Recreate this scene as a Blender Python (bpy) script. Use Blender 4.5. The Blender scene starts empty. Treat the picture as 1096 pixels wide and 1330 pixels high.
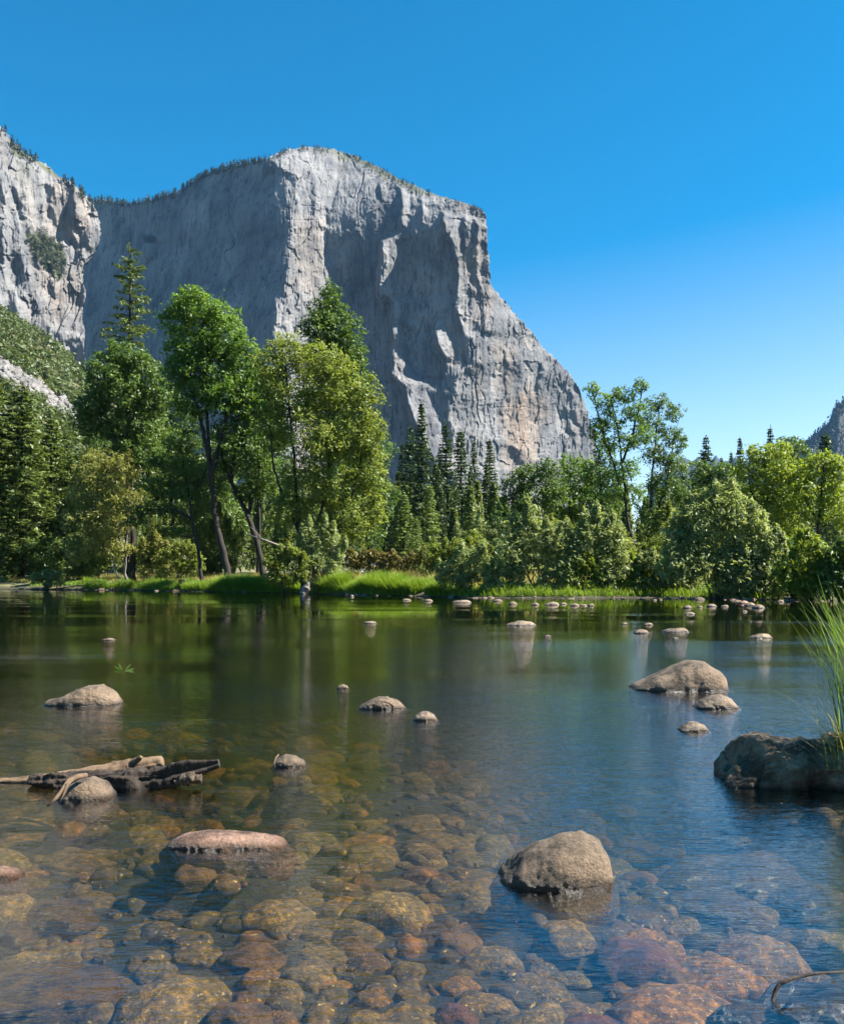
import bpy, math, random
import numpy as np
sc = bpy.context.scene
COL = sc.collection

# ------------------------------------------------------------------ camera, sky, sun, exposure
F, CX, HY, CAMZ = 1200.0, 548.0, 745.0, 1.6          # focal length in photo pixels, centre column, horizon row, eye height
cd = bpy.data.cameras.new('camera'); cam = bpy.data.objects.new('camera', cd); COL.objects.link(cam)
cam.location = (0, 0, CAMZ); cam.rotation_euler = (math.pi/2, 0, 0)
cd.sensor_fit = 'VERTICAL'; cd.sensor_height = 36; cd.sensor_width = 36*1096/1330
cd.lens = 36*F/1330; cd.shift_y = (HY-665)/1330; cd.clip_start = .1; cd.clip_end = 30000
sc.camera = cam
SUN_AZ, SUN_EL = 92.0, 47.0
W = bpy.data.worlds.new('World'); sc.world = W; W.use_nodes = True
nt = W.node_tree; sky = nt.nodes.new('ShaderNodeTexSky'); sky.sky_type = 'NISHITA'; sky.sun_disc = False
sky.sun_elevation = math.radians(SUN_EL); sky.sun_rotation = math.radians(SUN_AZ)
sky.air_density = 1.0; sky.dust_density = 0.3; sky.ozone_density = 3.0; sky.altitude = 1200
hs = nt.nodes.new('ShaderNodeHueSaturation'); hs.inputs['Saturation'].default_value = 1.5; hs.inputs['Hue'].default_value = 0.486
tcw = nt.nodes.new('ShaderNodeTexCoord'); sxw = nt.nodes.new('ShaderNodeSeparateXYZ'); nt.links.new(tcw.outputs['Generated'], sxw.inputs[0])
mrw = nt.nodes.new('ShaderNodeMapRange'); skx = nt.nodes.new('ShaderNodeMath'); skx.operation = 'MULTIPLY_ADD'; nt.links.new(sxw.outputs['X'], skx.inputs[0]); skx.inputs[1].default_value = -.14; nt.links.new(sxw.outputs['Z'], skx.inputs[2]); nt.links.new(skx.outputs[0], mrw.inputs[0])                # deep blue away from the sun and overhead, paler air low down and sunwards
for i_, v_ in ((1, 0.), (2, .42), (3, .78), (4, 1.72)): mrw.inputs[i_].default_value = v_
nt.links.new(mrw.outputs[0], hs.inputs['Saturation']); nt.links.new(sky.outputs[0], hs.inputs['Color']); nt.links.new(hs.outputs[0], nt.nodes['Background'].inputs[0])
nt.nodes['Background'].inputs[1].default_value = 0.057
ld = bpy.data.lights.new('sun', 'SUN'); ld.energy = 5.0; ld.angle = math.radians(.5); ld.color = (1, .945, .86)
sun = bpy.data.objects.new('sun', ld); COL.objects.link(sun)
sun.rotation_euler = (math.radians(90-SUN_EL), 0, math.radians(180-SUN_AZ)); sun.location = (50, 0, 100)
sc.view_settings.view_transform = 'Standard'; sc.view_settings.look = 'None'; sc.view_settings.gamma = 1
sc.view_settings.exposure = 1.8
sc.cycles.use_denoising = True
sc.cycles.max_bounces = 8; sc.cycles.transparent_max_bounces = 12; sc.cycles.diffuse_bounces = 3
sc.cycles.transmission_bounces = 4; sc.cycles.volume_bounces = 0; sc.cycles.caustics_reflective = False; sc.cycles.caustics_refractive = False
sc.cycles.sample_clamp_indirect = 6

# ------------------------------------------------------------------ numpy helpers
def P(px, py, Y): return np.array([(px-CX)/F*Y, Y, CAMZ-(py-HY)/F*Y])
def PX(px, Y): return (px-CX)/F*Y

def hsh(i, j, k, s):
    h = (i.astype(np.int64)*374761393 + j.astype(np.int64)*668265263 + k.astype(np.int64)*2147483629 + s*974634541) & 0xffffffff
    h = ((h ^ (h >> 13))*1274126177) & 0xffffffff
    h = ((h ^ (h >> 16))*2246822519) & 0xffffffff
    return ((h ^ (h >> 15)) & 0xffffff)/float(0xffffff)
def vnoise(x, y, z=0.0, s=0):
    x, y, z = np.broadcast_arrays(np.asarray(x, float), np.asarray(y, float), np.asarray(z, float))
    i, j, k = np.floor(x), np.floor(y), np.floor(z)
    u, v, w = x-i, y-j, z-k
    u, v, w = [t*t*t*(t*(t*6-15)+10) for t in (u, v, w)]
    i, j, k = [t.astype(np.int64) for t in (i, j, k)]
    r = 0
    for a in (0, 1):
        for b in (0, 1):
            for c in (0, 1):
                r = r + hsh(i+a, j+b, k+c, s)*(u if a else 1-u)*(v if b else 1-v)*(w if c else 1-w)
    return r*2-1
def fbm(x, y, z=0.0, s=0, o=4, g=.5):
    r = 0; a = 1; f = 1
    for n in range(o):
        r = r + a*vnoise(np.asarray(x)*f, np.asarray(y)*f, np.asarray(z)*f, s+n*17); a *= g; f *= 2.03
    return r
def smooth(a, b, x):
    t = np.clip((np.asarray(x, float)-a)/(b-a), 0, 1); return t*t*(3-2*t)
def blur(A, n, axis):
    if n < 1: return A
    k = np.ones(2*n+1)/(2*n+1)
    for _ in range(2):
        p = [(0, 0), (0, 0)]; p[axis] = (n, n)
        B = np.pad(A, p, mode='edge'); A = np.apply_along_axis(lambda r: np.convolve(r, k, 'valid'), axis, B)
    return A
def inpoly(poly, x, y):
    r = np.zeros(np.shape(x), bool); n = len(poly)
    for i in range(n):
        x0, y0 = poly[i]; x1, y1 = poly[(i+1) % n]
        if y0 == y1: continue
        c = ((y0 > y) != (y1 > y)) & (x < (x1-x0)*(y-y0)/(y1-y0)+x0); r ^= c
    return r

def mesh_np(name, V, faces, mat=None, parent=None, smooth_=False, attr=None, loc=None, me_only=False):
    V = np.asarray(V, np.float32).reshape(-1, 3)
    if not isinstance(faces, (list, tuple)): faces = [faces]
    faces = [np.asarray(f, np.int32) for f in faces if len(f)]
    me = bpy.data.meshes.new(name); me.vertices.add(len(V)); me.vertices.foreach_set('co', V.ravel())
    tot = np.concatenate([np.full(len(f), f.shape[1], np.int32) for f in faces]); li = np.concatenate([f.ravel() for f in faces])
    me.loops.add(len(li)); me.loops.foreach_set('vertex_index', li)
    me.polygons.add(len(tot)); st = np.concatenate([[0], np.cumsum(tot)[:-1]]).astype(np.int32)
    me.polygons.foreach_set('loop_start', st); me.polygons.foreach_set('loop_total', tot)
    if smooth_: me.polygons.foreach_set('use_smooth', np.ones(len(tot), bool))
    for k, a in (attr or {}).items():
        at = me.attributes.new(k, 'FLOAT', 'POINT'); at.data.foreach_set('value', np.asarray(a, np.float32))
    me.update(calc_edges=True)
    if mat: me.materials.append(mat)
    if me_only: return me
    return link(name, me, parent, loc)
def link(name, me, parent=None, loc=None):
    o = bpy.data.objects.new(name, me); COL.objects.link(o)
    if parent: o.parent = parent
    if loc is not None: o.location = [float(t) for t in loc]
    return o
def tag(o, label=None, cat=None, group=None, kind=None):
    for k, v in (('label', label), ('category', cat), ('group', group), ('kind', kind)):
        if v: o[k] = v
    return o
def thing(name, label, cat, loc, group=None):
    o = bpy.data.objects.new(name, None); COL.objects.link(o); o.location = [float(t) for t in loc]; o.empty_display_size = .2
    return tag(o, label, cat, group)
def dup(root, loc, rz=0., sc_=(1, 1, 1), label=None, group=None):
    r = root.copy(); COL.objects.link(r); r.location = [float(t) for t in loc]; r.rotation_euler = (0, 0, rz); r.scale = sc_
    if label: r['label'] = label
    if group: r['group'] = group
    for ch in list(root.children):
        c = ch.copy(); COL.objects.link(c); c.parent = r
    return r

class Geo:
    def __init__(s): s.v = []; s.q = []; s.t = []; s.n = 0
    def add(s, v, q=None, t=None):
        v = np.asarray(v, float).reshape(-1, 3); s.v.append(v)
        if q is not None and len(q): s.q.append(np.asarray(q)+s.n)
        if t is not None and len(t): s.t.append(np.asarray(t)+s.n)
        s.n += len(v)
    def tube(s, pts, rad, k=6, cap=True):
        pts = np.asarray(pts, float); m = len(pts); rad = np.broadcast_to(rad, m)
        T = np.gradient(pts, axis=0); T /= np.linalg.norm(T, axis=1)[:, None]+1e-9
        up = np.where(np.abs(T[:, 2:3]) > .9, np.array([[1., 0, 0]]), np.array([[0., 0, 1]]))
        A = np.cross(T, up); A /= np.linalg.norm(A, axis=1)[:, None]+1e-9; B = np.cross(T, A)
        an = np.arange(k)/k*2*math.pi
        V = pts[:, None]+rad[:, None, None]*(np.cos(an)[None, :, None]*A[:, None]+np.sin(an)[None, :, None]*B[:, None])
        i = np.arange(m-1)[:, None]*k; j = np.arange(k)[None]; j2 = (j+1) % k
        q = np.stack([i+j, i+j2, i+k+j2, i+k+j], -1).reshape(-1, 4)
        t = None
        if cap:
            V = np.concatenate([V.reshape(-1, 3), pts[:1], pts[-1:]]); a = np.arange(k); b = (a+1) % k
            t = np.concatenate([np.stack([b, a, np.full(k, m*k)], 1), np.stack([(m-1)*k+a, (m-1)*k+b, np.full(k, m*k+1)], 1)])
        s.add(V, q, t)
    def arrays(s):
        f = []
        if s.q: f.append(np.concatenate(s.q))
        if s.t: f.append(np.concatenate(s.t))
        return np.concatenate(s.v), f
    def build(s, name, mat, parent=None, smooth_=True, org=(0, 0, 0), **k):
        V, f = s.arrays(); return mesh_np(name, V-np.asarray(org), f, mat, parent, smooth_, **k)

# ------------------------------------------------------------------ materials
def mat(name):
    m = bpy.data.materials.new(name); m.use_nodes = True; n = m.node_tree.nodes; n.clear()
    out = n.new('ShaderNodeOutputMaterial'); return m, n, m.node_tree.links, out
def N(n, t, **k):
    o = n.new(t)
    for a, b in k.items():
        if a[0] == '_': setattr(o, a[1:], b)
        else: o.inputs[int(a[1:]) if a[0] == 'i' and a[1:].isdigit() else a.replace('_', ' ')].default_value = b
    return o
def ramp(n, pts):
    r = n.new('ShaderNodeValToRGB'); e = r.color_ramp.elements
    while len(e) < len(pts): e.new(.5)
    for x, (p, c) in zip(e, pts): x.position = p; x.color = (*c, 1) if len(c) == 3 else c
    return r
def mix(n, L, a, b, fac, blend='MIX'):
    m = n.new('ShaderNodeMix'); m.data_type = 'RGBA'; m.blend_type = blend
    for sock, v in ((0, fac), (6, a), (7, b)):
        if hasattr(v, 'is_output'): L.new(v, m.inputs[sock])
        else: m.inputs[sock].default_value = v if sock == 0 else ((*v, 1) if len(v) == 3 else v)
    return m.outputs[2]
def noise(n, L, scale, detail=5, rough=.55, vec=None, mapscale=None, dist=0):
    t = n.new('ShaderNodeTexNoise'); t.inputs['Scale'].default_value = scale; t.inputs['Detail'].default_value = detail
    t.inputs['Roughness'].default_value = rough; t.inputs['Distortion'].default_value = dist
    c = n.new('ShaderNodeTexCoord') if vec is None else None
    v = vec if vec is not None else c.outputs['Object']
    if mapscale:
        mp = n.new('ShaderNodeMapping'); mp.inputs['Scale'].default_value = mapscale; L.new(v, mp.inputs[0]); v = mp.outputs[0]
    L.new(v, t.inputs['Vector']); return t.outputs[0]
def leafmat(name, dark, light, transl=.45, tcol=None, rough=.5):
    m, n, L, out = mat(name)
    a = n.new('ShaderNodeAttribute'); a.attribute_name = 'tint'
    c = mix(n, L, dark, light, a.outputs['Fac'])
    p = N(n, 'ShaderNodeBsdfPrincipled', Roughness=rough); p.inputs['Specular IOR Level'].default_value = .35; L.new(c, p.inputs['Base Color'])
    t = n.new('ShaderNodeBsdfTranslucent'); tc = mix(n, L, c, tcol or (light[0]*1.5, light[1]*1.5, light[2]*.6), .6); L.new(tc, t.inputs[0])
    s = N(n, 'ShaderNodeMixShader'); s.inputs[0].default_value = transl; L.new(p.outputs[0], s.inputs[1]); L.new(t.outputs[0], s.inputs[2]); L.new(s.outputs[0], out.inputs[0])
    return m
def barkmat(name, a, b, scale=6):
    m, n, L, out = mat(name)
    f = noise(n, L, scale, 5, .6, mapscale=(1, 1, .25)); r = ramp(n, [(.35, a), (.65, b)]); L.new(f, r.inputs[0])
    p = N(n, 'ShaderNodeBsdfPrincipled', Roughness=.9); L.new(r.outputs[0], p.inputs['Base Color'])
    bu = N(n, 'ShaderNodeBump', Strength=.5, Distance=.05); L.new(f, bu.inputs['Height']); L.new(bu.outputs[0], p.inputs['Normal'])
    L.new(p.outputs[0], out.inputs[0]); return m
M = {}
M['maple'] = leafmat('maple_leaf', (.052, .105, .016), (.155, .25, .042), .45)
M['alder'] = leafmat('alder_leaf', (.088, .13, .02), (.25, .29, .06), .45)
M['oak'] = leafmat('oak_leaf', (0.039, 0.079, 0.016), (0.127, 0.198, 0.039), .35)
M['willow'] = leafmat('willow_leaf', (0.119, 0.157, 0.051), (0.340, 0.391, 0.178), .45)
M['pale'] = leafmat('pale_willow_leaf', (0.127, 0.146, 0.034), (0.303, 0.303, 0.088), .4)
M['bright'] = leafmat('bright_leaf', (0.093, 0.155, 0.014), (0.262, 0.318, 0.043), .45)
M['hedge'] = leafmat('hedge_leaf', (0.076, 0.076, 0.017), (0.230, 0.187, 0.051), .35)
M['rust'] = leafmat('rusty_leaf', (.1, .06, .035), (.22, .12, .075), .35)
M['conifer'] = leafmat('conifer_needle', (0.020, 0.045, 0.013), (0.068, 0.108, 0.027), .15)
M['cedar'] = leafmat('cedar_needle', (0.043, 0.076, 0.015), (0.133, 0.175, 0.037), .25)
M['pine'] = leafmat('pine_needle', (0.085, 0.14, 0.025), (0.19, 0.25, 0.06), .3)
M['scrub'] = leafmat('scrub_leaf', (.03, .055, .012), (.10, .125, .03), .2)
M['ridgewood'] = leafmat('ridge_needle', (.006, .016, .013), (.015, .029, .02), .1)
M['farwood'] = leafmat('far_wood_needle', (.02, .035, .014), (.06, .075, .028), .1)
M['grass'] = leafmat('grass_blade', (0.072, 0.145, 0.014), (0.212, 0.306, 0.034), .45)
M['drygrass'] = leafmat('dry_grass_blade', (0.136, 0.145, 0.025), (0.357, 0.315, 0.102), .4)
M['sedge'] = leafmat('sedge_blade', (0.051, 0.128, 0.013), (0.170, 0.255, 0.051), .45)
M['bark'] = barkmat('dark_bark', (.01, .008, .006), (.032, .025, .019))
M['greybark'] = barkmat('grey_bark', (.09, .08, .07), (.22, .2, .17))
M['dead'] = barkmat('dead_wood', (.07, .043, .023), (.2, .13, .073))

def rockmat(name, base, dark, warm, wet=True, scale=1.0, speck=True):
    m, n, L, out = mat(name)
    f = noise(n, L, 4*scale, 6, .6); g = noise(n, L, 55*scale, 3, .7); h = noise(n, L, 1.7*scale, 4, .55)
    r = ramp(n, [(.3, dark), (.5, base), (.72, warm)]); L.new(f, r.inputs[0]); c = r.outputs[0]
    lk = noise(n, L, 2.6*scale, 5, .7); rl = ramp(n, [(.4, (.34, .32, .28)), (.49, (.95, .94, .92)), (.66, (1.2, 1.12, 1.02))]); L.new(lk, rl.inputs[0]); c = mix(n, L, c, rl.outputs[0], 1., 'MULTIPLY')
    if speck:
        r2 = ramp(n, [(.36, (.35, .33, .31)), (.5, (1, 1, 1)), (.68, (1.25, 1.22, 1.18))]); L.new(g, r2.inputs[0])
        c = mix(n, L, c, r2.outputs[0], .5, 'MULTIPLY')
    p = N(n, 'ShaderNodeBsdfPrincipled', Roughness=.85)
    if wet:                                                       # the wetted, algae-dark band just above the water line
        ge = n.new('ShaderNodeNewGeometry'); sx = n.new('ShaderNodeSeparateXYZ'); L.new(ge.outputs['Position'], sx.inputs[0])
        ad = N(n, 'ShaderNodeMath', _operation='MULTIPLY_ADD'); L.new(h, ad.inputs[0]); ad.inputs[1].default_value = -.06; L.new(sx.outputs['Z'], ad.inputs[2])
        mr = N(n, 'ShaderNodeMapRange'); mr.inputs[1].default_value = -.02; mr.inputs[2].default_value = .022; L.new(ad.outputs[0], mr.inputs[0])
        mu = N(n, 'ShaderNodeMapRange'); mu.inputs[1].default_value = -.1; mu.inputs[2].default_value = -.03; L.new(sx.outputs['Z'], mu.inputs[0]); wetc = mix(n, L, (.75, .6, .36), (.26, .21, .13), mu.outputs[0])
        c = mix(n, L, mix(n, L, c, wetc, 1., 'MULTIPLY'), c, mr.outputs[0])
        rr = N(n, 'ShaderNodeMapRange'); rr.inputs[3].default_value = .25; rr.inputs[4].default_value = .85; L.new(mr.outputs[0], rr.inputs[0]); L.new(rr.outputs[0], p.inputs['Roughness'])
    L.new(c, p.inputs['Base Color'])
    b = N(n, 'ShaderNodeBump', Strength=1., Distance=.045/scale); L.new(noise(n, L, 17*scale, 8, .72), b.inputs['Height']); L.new(b.outputs[0], p.inputs['Normal'])
    L.new(p.outputs[0], out.inputs[0]); return m
M['rock'] = rockmat('river_granite', (0.149, 0.108, 0.071), (0.083, 0.060, 0.037), (0.209, 0.157, 0.109))
M['rockpink'] = rockmat('pink_granite', (0.265, 0.159, 0.111), (0.157, 0.083, 0.057), (0.328, 0.225, 0.174))
M['rockdark'] = rockmat('dark_mossy_granite', (0.181, 0.134, 0.082), (0.062, 0.047, 0.027), (0.390, 0.298, 0.205), scale=1.0)
M['rockpale'] = rockmat('pale_granite', (0.202, 0.156, 0.111), (0.132, 0.095, 0.064), (0.262, 0.206, 0.152))
M['rockshore'] = rockmat('shore_granite', (0.167, 0.128, 0.090), (0.096, 0.068, 0.045), (0.226, 0.177, 0.128), scale=1.4, wet=False)

def stonemat(loose=False):
    m, n, L, out = mat('loose_bed_stone' if loose else 'river_bed_stone')
    oi = n.new('ShaderNodeNewGeometry' if loose else 'ShaderNodeObjectInfo')
    r = ramp(n, [(0, (0.110, 0.065, 0.010)), (.2, (0.147, 0.093, 0.018)), (.4, (0.183, 0.117, 0.032)), (.55, (0.117, 0.086, 0.018)), (.7, (0.198, 0.135, 0.043)), (.8, (0.176, 0.086, 0.014)), (.92, (0.264, 0.123, 0.018)), (1, (0.204, 0.093, 0.018))])
    r.color_ramp.interpolation = 'LINEAR'; L.new(oi.outputs['Random Per Island' if loose else 'Random'], r.inputs[0])
    f = noise(n, L, 8, 8, .72); r2 = ramp(n, [(.36, (.1, .09, .06)), (.5, (.45, .41, .33)), (.64, (1.6, 1.35, .9))]); L.new(f, r2.inputs[0])  # mottle of the stone, its contrast raised also for caustic speckle
    c = mix(n, L, r.outputs[0], r2.outputs[0], .95, 'MULTIPLY')
    if loose: c = mix(n, L, c, (.55, .52, .48), 1., 'MULTIPLY')
    fk = noise(n, L, 30, 4, .7); rf_ = ramp(n, [(.6, (0, 0, 0)), (.68, (1, 1, 1))]); L.new(fk, rf_.inputs[0]); c = mix(n, L, c, (.52, .36, .11), rf_.outputs[0])  # gold flecks painted into the colour, for sparkles of caustic light on the bed
    p = N(n, 'ShaderNodeBsdfPrincipled', Roughness=.8); L.new(c, p.inputs['Base Color'])
    b = N(n, 'ShaderNodeBump', Strength=.6, Distance=.03); L.new(noise(n, L, 16, 5, .65), b.inputs['Height']); L.new(b.outputs[0], p.inputs['Normal'])
    L.new(p.outputs[0], out.inputs[0]); return m
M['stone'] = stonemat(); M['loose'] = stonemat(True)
M['stonered'] = rockmat('red_bed_stone', (0.180, 0.064, 0.041), (0.112, 0.038, 0.026), (0.270, 0.128, 0.068), wet=False, scale=.8)
M['stoneorange'] = rockmat('orange_bed_stone', (0.195, 0.098, 0.030), (0.112, 0.056, 0.019), (0.270, 0.150, 0.053), wet=False, scale=.8)

def watermat():
    m, n, L, out = mat('river_water')
    tc = n.new('ShaderNodeTexCoord'); co = tc.outputs['Object']
    big = noise(n, L, .09, 3, .5, co, (1, 1.6, 1)); mr = N(n, 'ShaderNodeMapRange'); mr.inputs[1].default_value = .38; mr.inputs[2].default_value = .62
    mr.inputs[3].default_value = .3; mr.inputs[4].default_value = 1.25; L.new(big, mr.inputs[0])
    h = None
    for sc_, st, ms, d in ((.7, .006, (1, 1.5, 1), .6), (2.4, .0042, (1, 2., 1), .9), (6.5, .0056, (1, 2.9, 1), .8), (18., .003, (1, 2.7, 1), .5)):
        t = noise(n, L, sc_, 2, .5, co, ms, d)
        a = N(n, 'ShaderNodeMath', _operation='MULTIPLY'); L.new(t, a.inputs[0]); a.inputs[1].default_value = st
        if h is None: h = a.outputs[0]
        else:
            b = N(n, 'ShaderNodeMath', _operation='ADD'); L.new(h, b.inputs[0]); L.new(a.outputs[0], b.inputs[1]); h = b.outputs[0]
    sy = n.new('ShaderNodeSeparateXYZ'); L.new(co, sy.inputs[0]); my = N(n, 'ShaderNodeMapRange'); my.inputs[1].default_value = 14; my.inputs[2].default_value = 34; my.inputs[3].default_value = 1.; my.inputs[4].default_value = .07; L.new(sy.outputs['Y'], my.inputs[0])
    m2 = N(n, 'ShaderNodeMath', _operation='MULTIPLY'); L.new(my.outputs[0], m2.inputs[0]); L.new(mr.outputs[0], m2.inputs[1])
    stk = noise(n, L, .16, 4, .6, co, (.45, 2.4, 1), .6); ms = N(n, 'ShaderNodeMapRange'); ms.inputs[1].default_value = .54; ms.inputs[2].default_value = .7; ms.inputs[3].default_value = 0.; ms.inputs[4].default_value = .75; L.new(stk, ms.inputs[0])   # current streaks
    m3 = N(n, 'ShaderNodeMath', _operation='ADD'); L.new(m2.outputs[0], m3.inputs[0]); L.new(ms.outputs[0], m3.inputs[1])
    hm = N(n, 'ShaderNodeMath', _operation='MULTIPLY'); L.new(h, hm.inputs[0]); L.new(m3.outputs[0], hm.inputs[1])
    bu = N(n, 'ShaderNodeBump', Strength=1.0, Distance=1.0); L.new(hm.outputs[0], bu.inputs['Height'])
    gi = n.new('ShaderNodeNewGeometry'); dt = N(n, 'ShaderNodeVectorMath', _operation='DOT_PRODUCT'); L.new(gi.outputs['Incoming'], dt.inputs[0]); L.new(bu.outputs[0], dt.inputs[1])
    ab = N(n, 'ShaderNodeMath', _operation='ABSOLUTE'); L.new(dt.outputs['Value'], ab.inputs[0]); om = N(n, 'ShaderNodeMath', _operation='SUBTRACT', _use_clamp=True); om.inputs[0].default_value = 1; L.new(ab.outputs[0], om.inputs[1])
    pw = N(n, 'ShaderNodeMath', _operation='POWER'); L.new(om.outputs[0], pw.inputs[0]); pw.inputs[1].default_value = 2.9
    fr = N(n, 'ShaderNodeMath', _operation='MULTIPLY_ADD', _use_clamp=True); L.new(pw.outputs[0], fr.inputs[0]); fr.inputs[1].default_value = .975; fr.inputs[2].default_value = .025
    tr = n.new('ShaderNodeBsdfTransparent'); tr.inputs[0].default_value = (.98, .98, .96, 1)
    rf = n.new('ShaderNodeBsdfRefraction'); rf.inputs['Roughness'].default_value = 0; rf.inputs['IOR'].default_value = 1.07; L.new(bu.outputs[0], rf.inputs['Normal'])
    ts = n.new('ShaderNodeMixShader'); ts.inputs[0].default_value = .1; L.new(tr.outputs[0], ts.inputs[1]); L.new(rf.outputs[0], ts.inputs[2])
    gl = n.new('ShaderNodeBsdfGlossy'); gl.inputs['Roughness'].default_value = .015; L.new(bu.outputs[0], gl.inputs['Normal'])
    s = n.new('ShaderNodeMixShader'); L.new(fr.outputs[0], s.inputs[0]); L.new(ts.outputs[0], s.inputs[1]); L.new(gl.outputs[0], s.inputs[2]); L.new(s.outputs[0], out.inputs[0])
    va = n.new('ShaderNodeVolumeAbsorption'); va.inputs[0].default_value = (.55, .5, .08, 1); va.inputs[1].default_value = .8; L.new(va.outputs[0], out.inputs['Volume'])
    return m
M['water'] = watermat()

def groundmat():
    m, n, L, out = mat('valley_ground')
    ge = n.new('ShaderNodeNewGeometry'); sx = n.new('ShaderNodeSeparateXYZ'); L.new(ge.outputs['Position'], sx.inputs[0])
    pos = ge.outputs['Position']
    f = noise(n, L, .8, 6, .6, pos); r1 = ramp(n, [(.3, (.05, .05, .02)), (.5, (.1, .1, .035)), (.7, (.2, .17, .07))]); L.new(f, r1.inputs[0])      # soil and meadow
    g = noise(n, L, 3.5, 6, .65, pos); r2 = ramp(n, [(.3, (.004, .0035, .002)), (.55, (.012, .01, .006)), (.75, (.055, .04, .02))]); L.new(g, r2.inputs[0])  # silty bed
    mr = N(n, 'ShaderNodeMapRange'); mr.inputs[1].default_value = -.02; mr.inputs[2].default_value = .35; L.new(sx.outputs['Z'], mr.inputs[0])
    fy = N(n, 'ShaderNodeMapRange'); fy.inputs[1].default_value = 100; fy.inputs[2].default_value = 150; L.new(sx.outputs['Y'], fy.inputs[0])      # the valley floor beyond takes the dark colour of forest cover, bouncing less sunlight
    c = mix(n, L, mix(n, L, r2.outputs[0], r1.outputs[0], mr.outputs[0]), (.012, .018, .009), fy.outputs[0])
    p = N(n, 'ShaderNodeBsdfPrincipled', Roughness=.95); L.new(c, p.inputs['Base Color'])
    b = N(n, 'ShaderNodeBump', Strength=.6, Distance=.05); L.new(noise(n, L, 12, 5, .6, pos), b.inputs['Height']); L.new(b.outputs[0], p.inputs['Normal'])
    L.new(p.outputs[0], out.inputs[0]); return m
M['ground'] = groundmat()

def cliffmat():
    m, n, L, out = mat('granite_cliff')
    tc = n.new('ShaderNodeTexCoord'); co = tc.outputs['Object']
    f = noise(n, L, .012, 6, .6, co, (1, 1, .35)); r = ramp(n, [(.3, (.1, .1, .102)), (.5, (.152, .152, .153)), (.7, (.215, .213, .21))]); L.new(f, r.inputs[0])
    st = noise(n, L, .05, 5, .6, co, (1, 1, .07), .3); r2 = ramp(n, [(.34, (.74, .75, .77)), (.47, (1, 1, 1)), (.7, (1.1, 1.08, 1.05))]); L.new(st, r2.inputs[0])
    s3 = noise(n, L, .16, 4, .6, co, (1, 1, .05), .5); r3 = ramp(n, [(.38, (.42, .42, .44)), (.45, (1, 1, 1))]); L.new(s3, r3.inputs[0])
    blk = noise(n, L, .018, 4, .6, co, (1, 1, .8)); r4 = ramp(n, [(.36, (.6, .62, .66)), (.5, (1, 1, 1)), (.68, (1.14, 1.11, 1.06))]); L.new(blk, r4.inputs[0])
    c = mix(n, L, mix(n, L, mix(n, L, r.outputs[0], r2.outputs[0], .9, 'MULTIPLY'), r3.outputs[0], .95, 'MULTIPLY'), r4.outputs[0], 1., 'MULTIPLY')
    tan = noise(n, L, .0065, 3, .5, co, (1, 1, .45)); rt = ramp(n, [(.58, (0, 0, 0)), (.8, (1, 1, 1))]); L.new(tan, rt.inputs[0])
    c = mix(n, L, c, mix(n, L, c, (1.15, .9, .68), 1., 'MULTIPLY'), rt.outputs[0])
    a = n.new('ShaderNodeAttribute'); a.attribute_name = 'tan'; c = mix(n, L, c, mix(n, L, c, (1.15, .95, .78), 1., 'MULTIPLY'), a.outputs['Fac'])
    v = n.new('ShaderNodeAttribute'); v.attribute_name = 'veg'; vn = noise(n, L, .06, 4, .7, co)
    ma = N(n, 'ShaderNodeMath', _operation='MULTIPLY_ADD'); L.new(v.outputs['Fac'], ma.inputs[0]); ma.inputs[1].default_value = 2.4; ma.inputs[2].default_value = -1.7
    mb = N(n, 'ShaderNodeMath', _operation='ADD', _use_clamp=True); L.new(ma.outputs[0], mb.inputs[0]); L.new(vn, mb.inputs[1])
    c = mix(n, L, c, (.075, .08, .045), mb.outputs[0])
    p = N(n, 'ShaderNodeBsdfPrincipled', Roughness=.92); p.inputs['Specular IOR Level'].default_value = .2; L.new(c, p.inputs['Base Color'])
    b = N(n, 'ShaderNodeBump', Strength=.7, Distance=2.4); L.new(noise(n, L, .07, 7, .68, co, (1, 1, .4)), b.inputs['Height']); L.new(b.outputs[0], p.inputs['Normal'])
    L.new(p.outputs[0], out.inputs[0]); return m
M['cliff'] = cliffmat()

def plainmat(name, pts, scale, rough=.95):
    m, n, L, out = mat(name); f = noise(n, L, scale, 6, .65); r = ramp(n, pts); L.new(f, r.inputs[0])
    p = N(n, 'ShaderNodeBsdfPrincipled', Roughness=rough); L.new(r.outputs[0], p.inputs['Base Color']); L.new(p.outputs[0], out.inputs[0]); return m
M['hill'] = plainmat('scrub_hillside', [(.35, (.05, .055, .02)), (.55, (.1, .095, .04)), (.7, (.17, .15, .08))], .05)
M['talus'] = plainmat('talus_granite', [(.35, (.08, .077, .073)), (.6, (.2, .19, .18))], .12)
M['ridge'] = plainmat('forested_ridge', [(.4, (.006, .014, .013)), (.65, (.012, .023, .019)), (.85, (.024, .032, .028))], .006)
M['shade_leaf'] = leafmat('understorey_leaf', (.045, .08, .015), (.16, .2, .045), .4)

MOUNDS = [(PX((a+b)/2, CAMZ*F/(w-HY)), CAMZ*F/(w-HY)*1.0+.3*(b-a)/F*CAMZ*F/(w-HY), (b-a)/F*CAMZ*F/(w-HY)) for a, b, w in ((645, 792, 1158), (220, 372, 1106), (60, 158, 918), (464, 526, 922), (535, 568, 937), (355, 398, 997), (818, 940, 899), (901, 958, 922), (880, 921, 951), (950, 1150, 1032), (76, 149, 1041), (-30, 30, 1142))]
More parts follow.
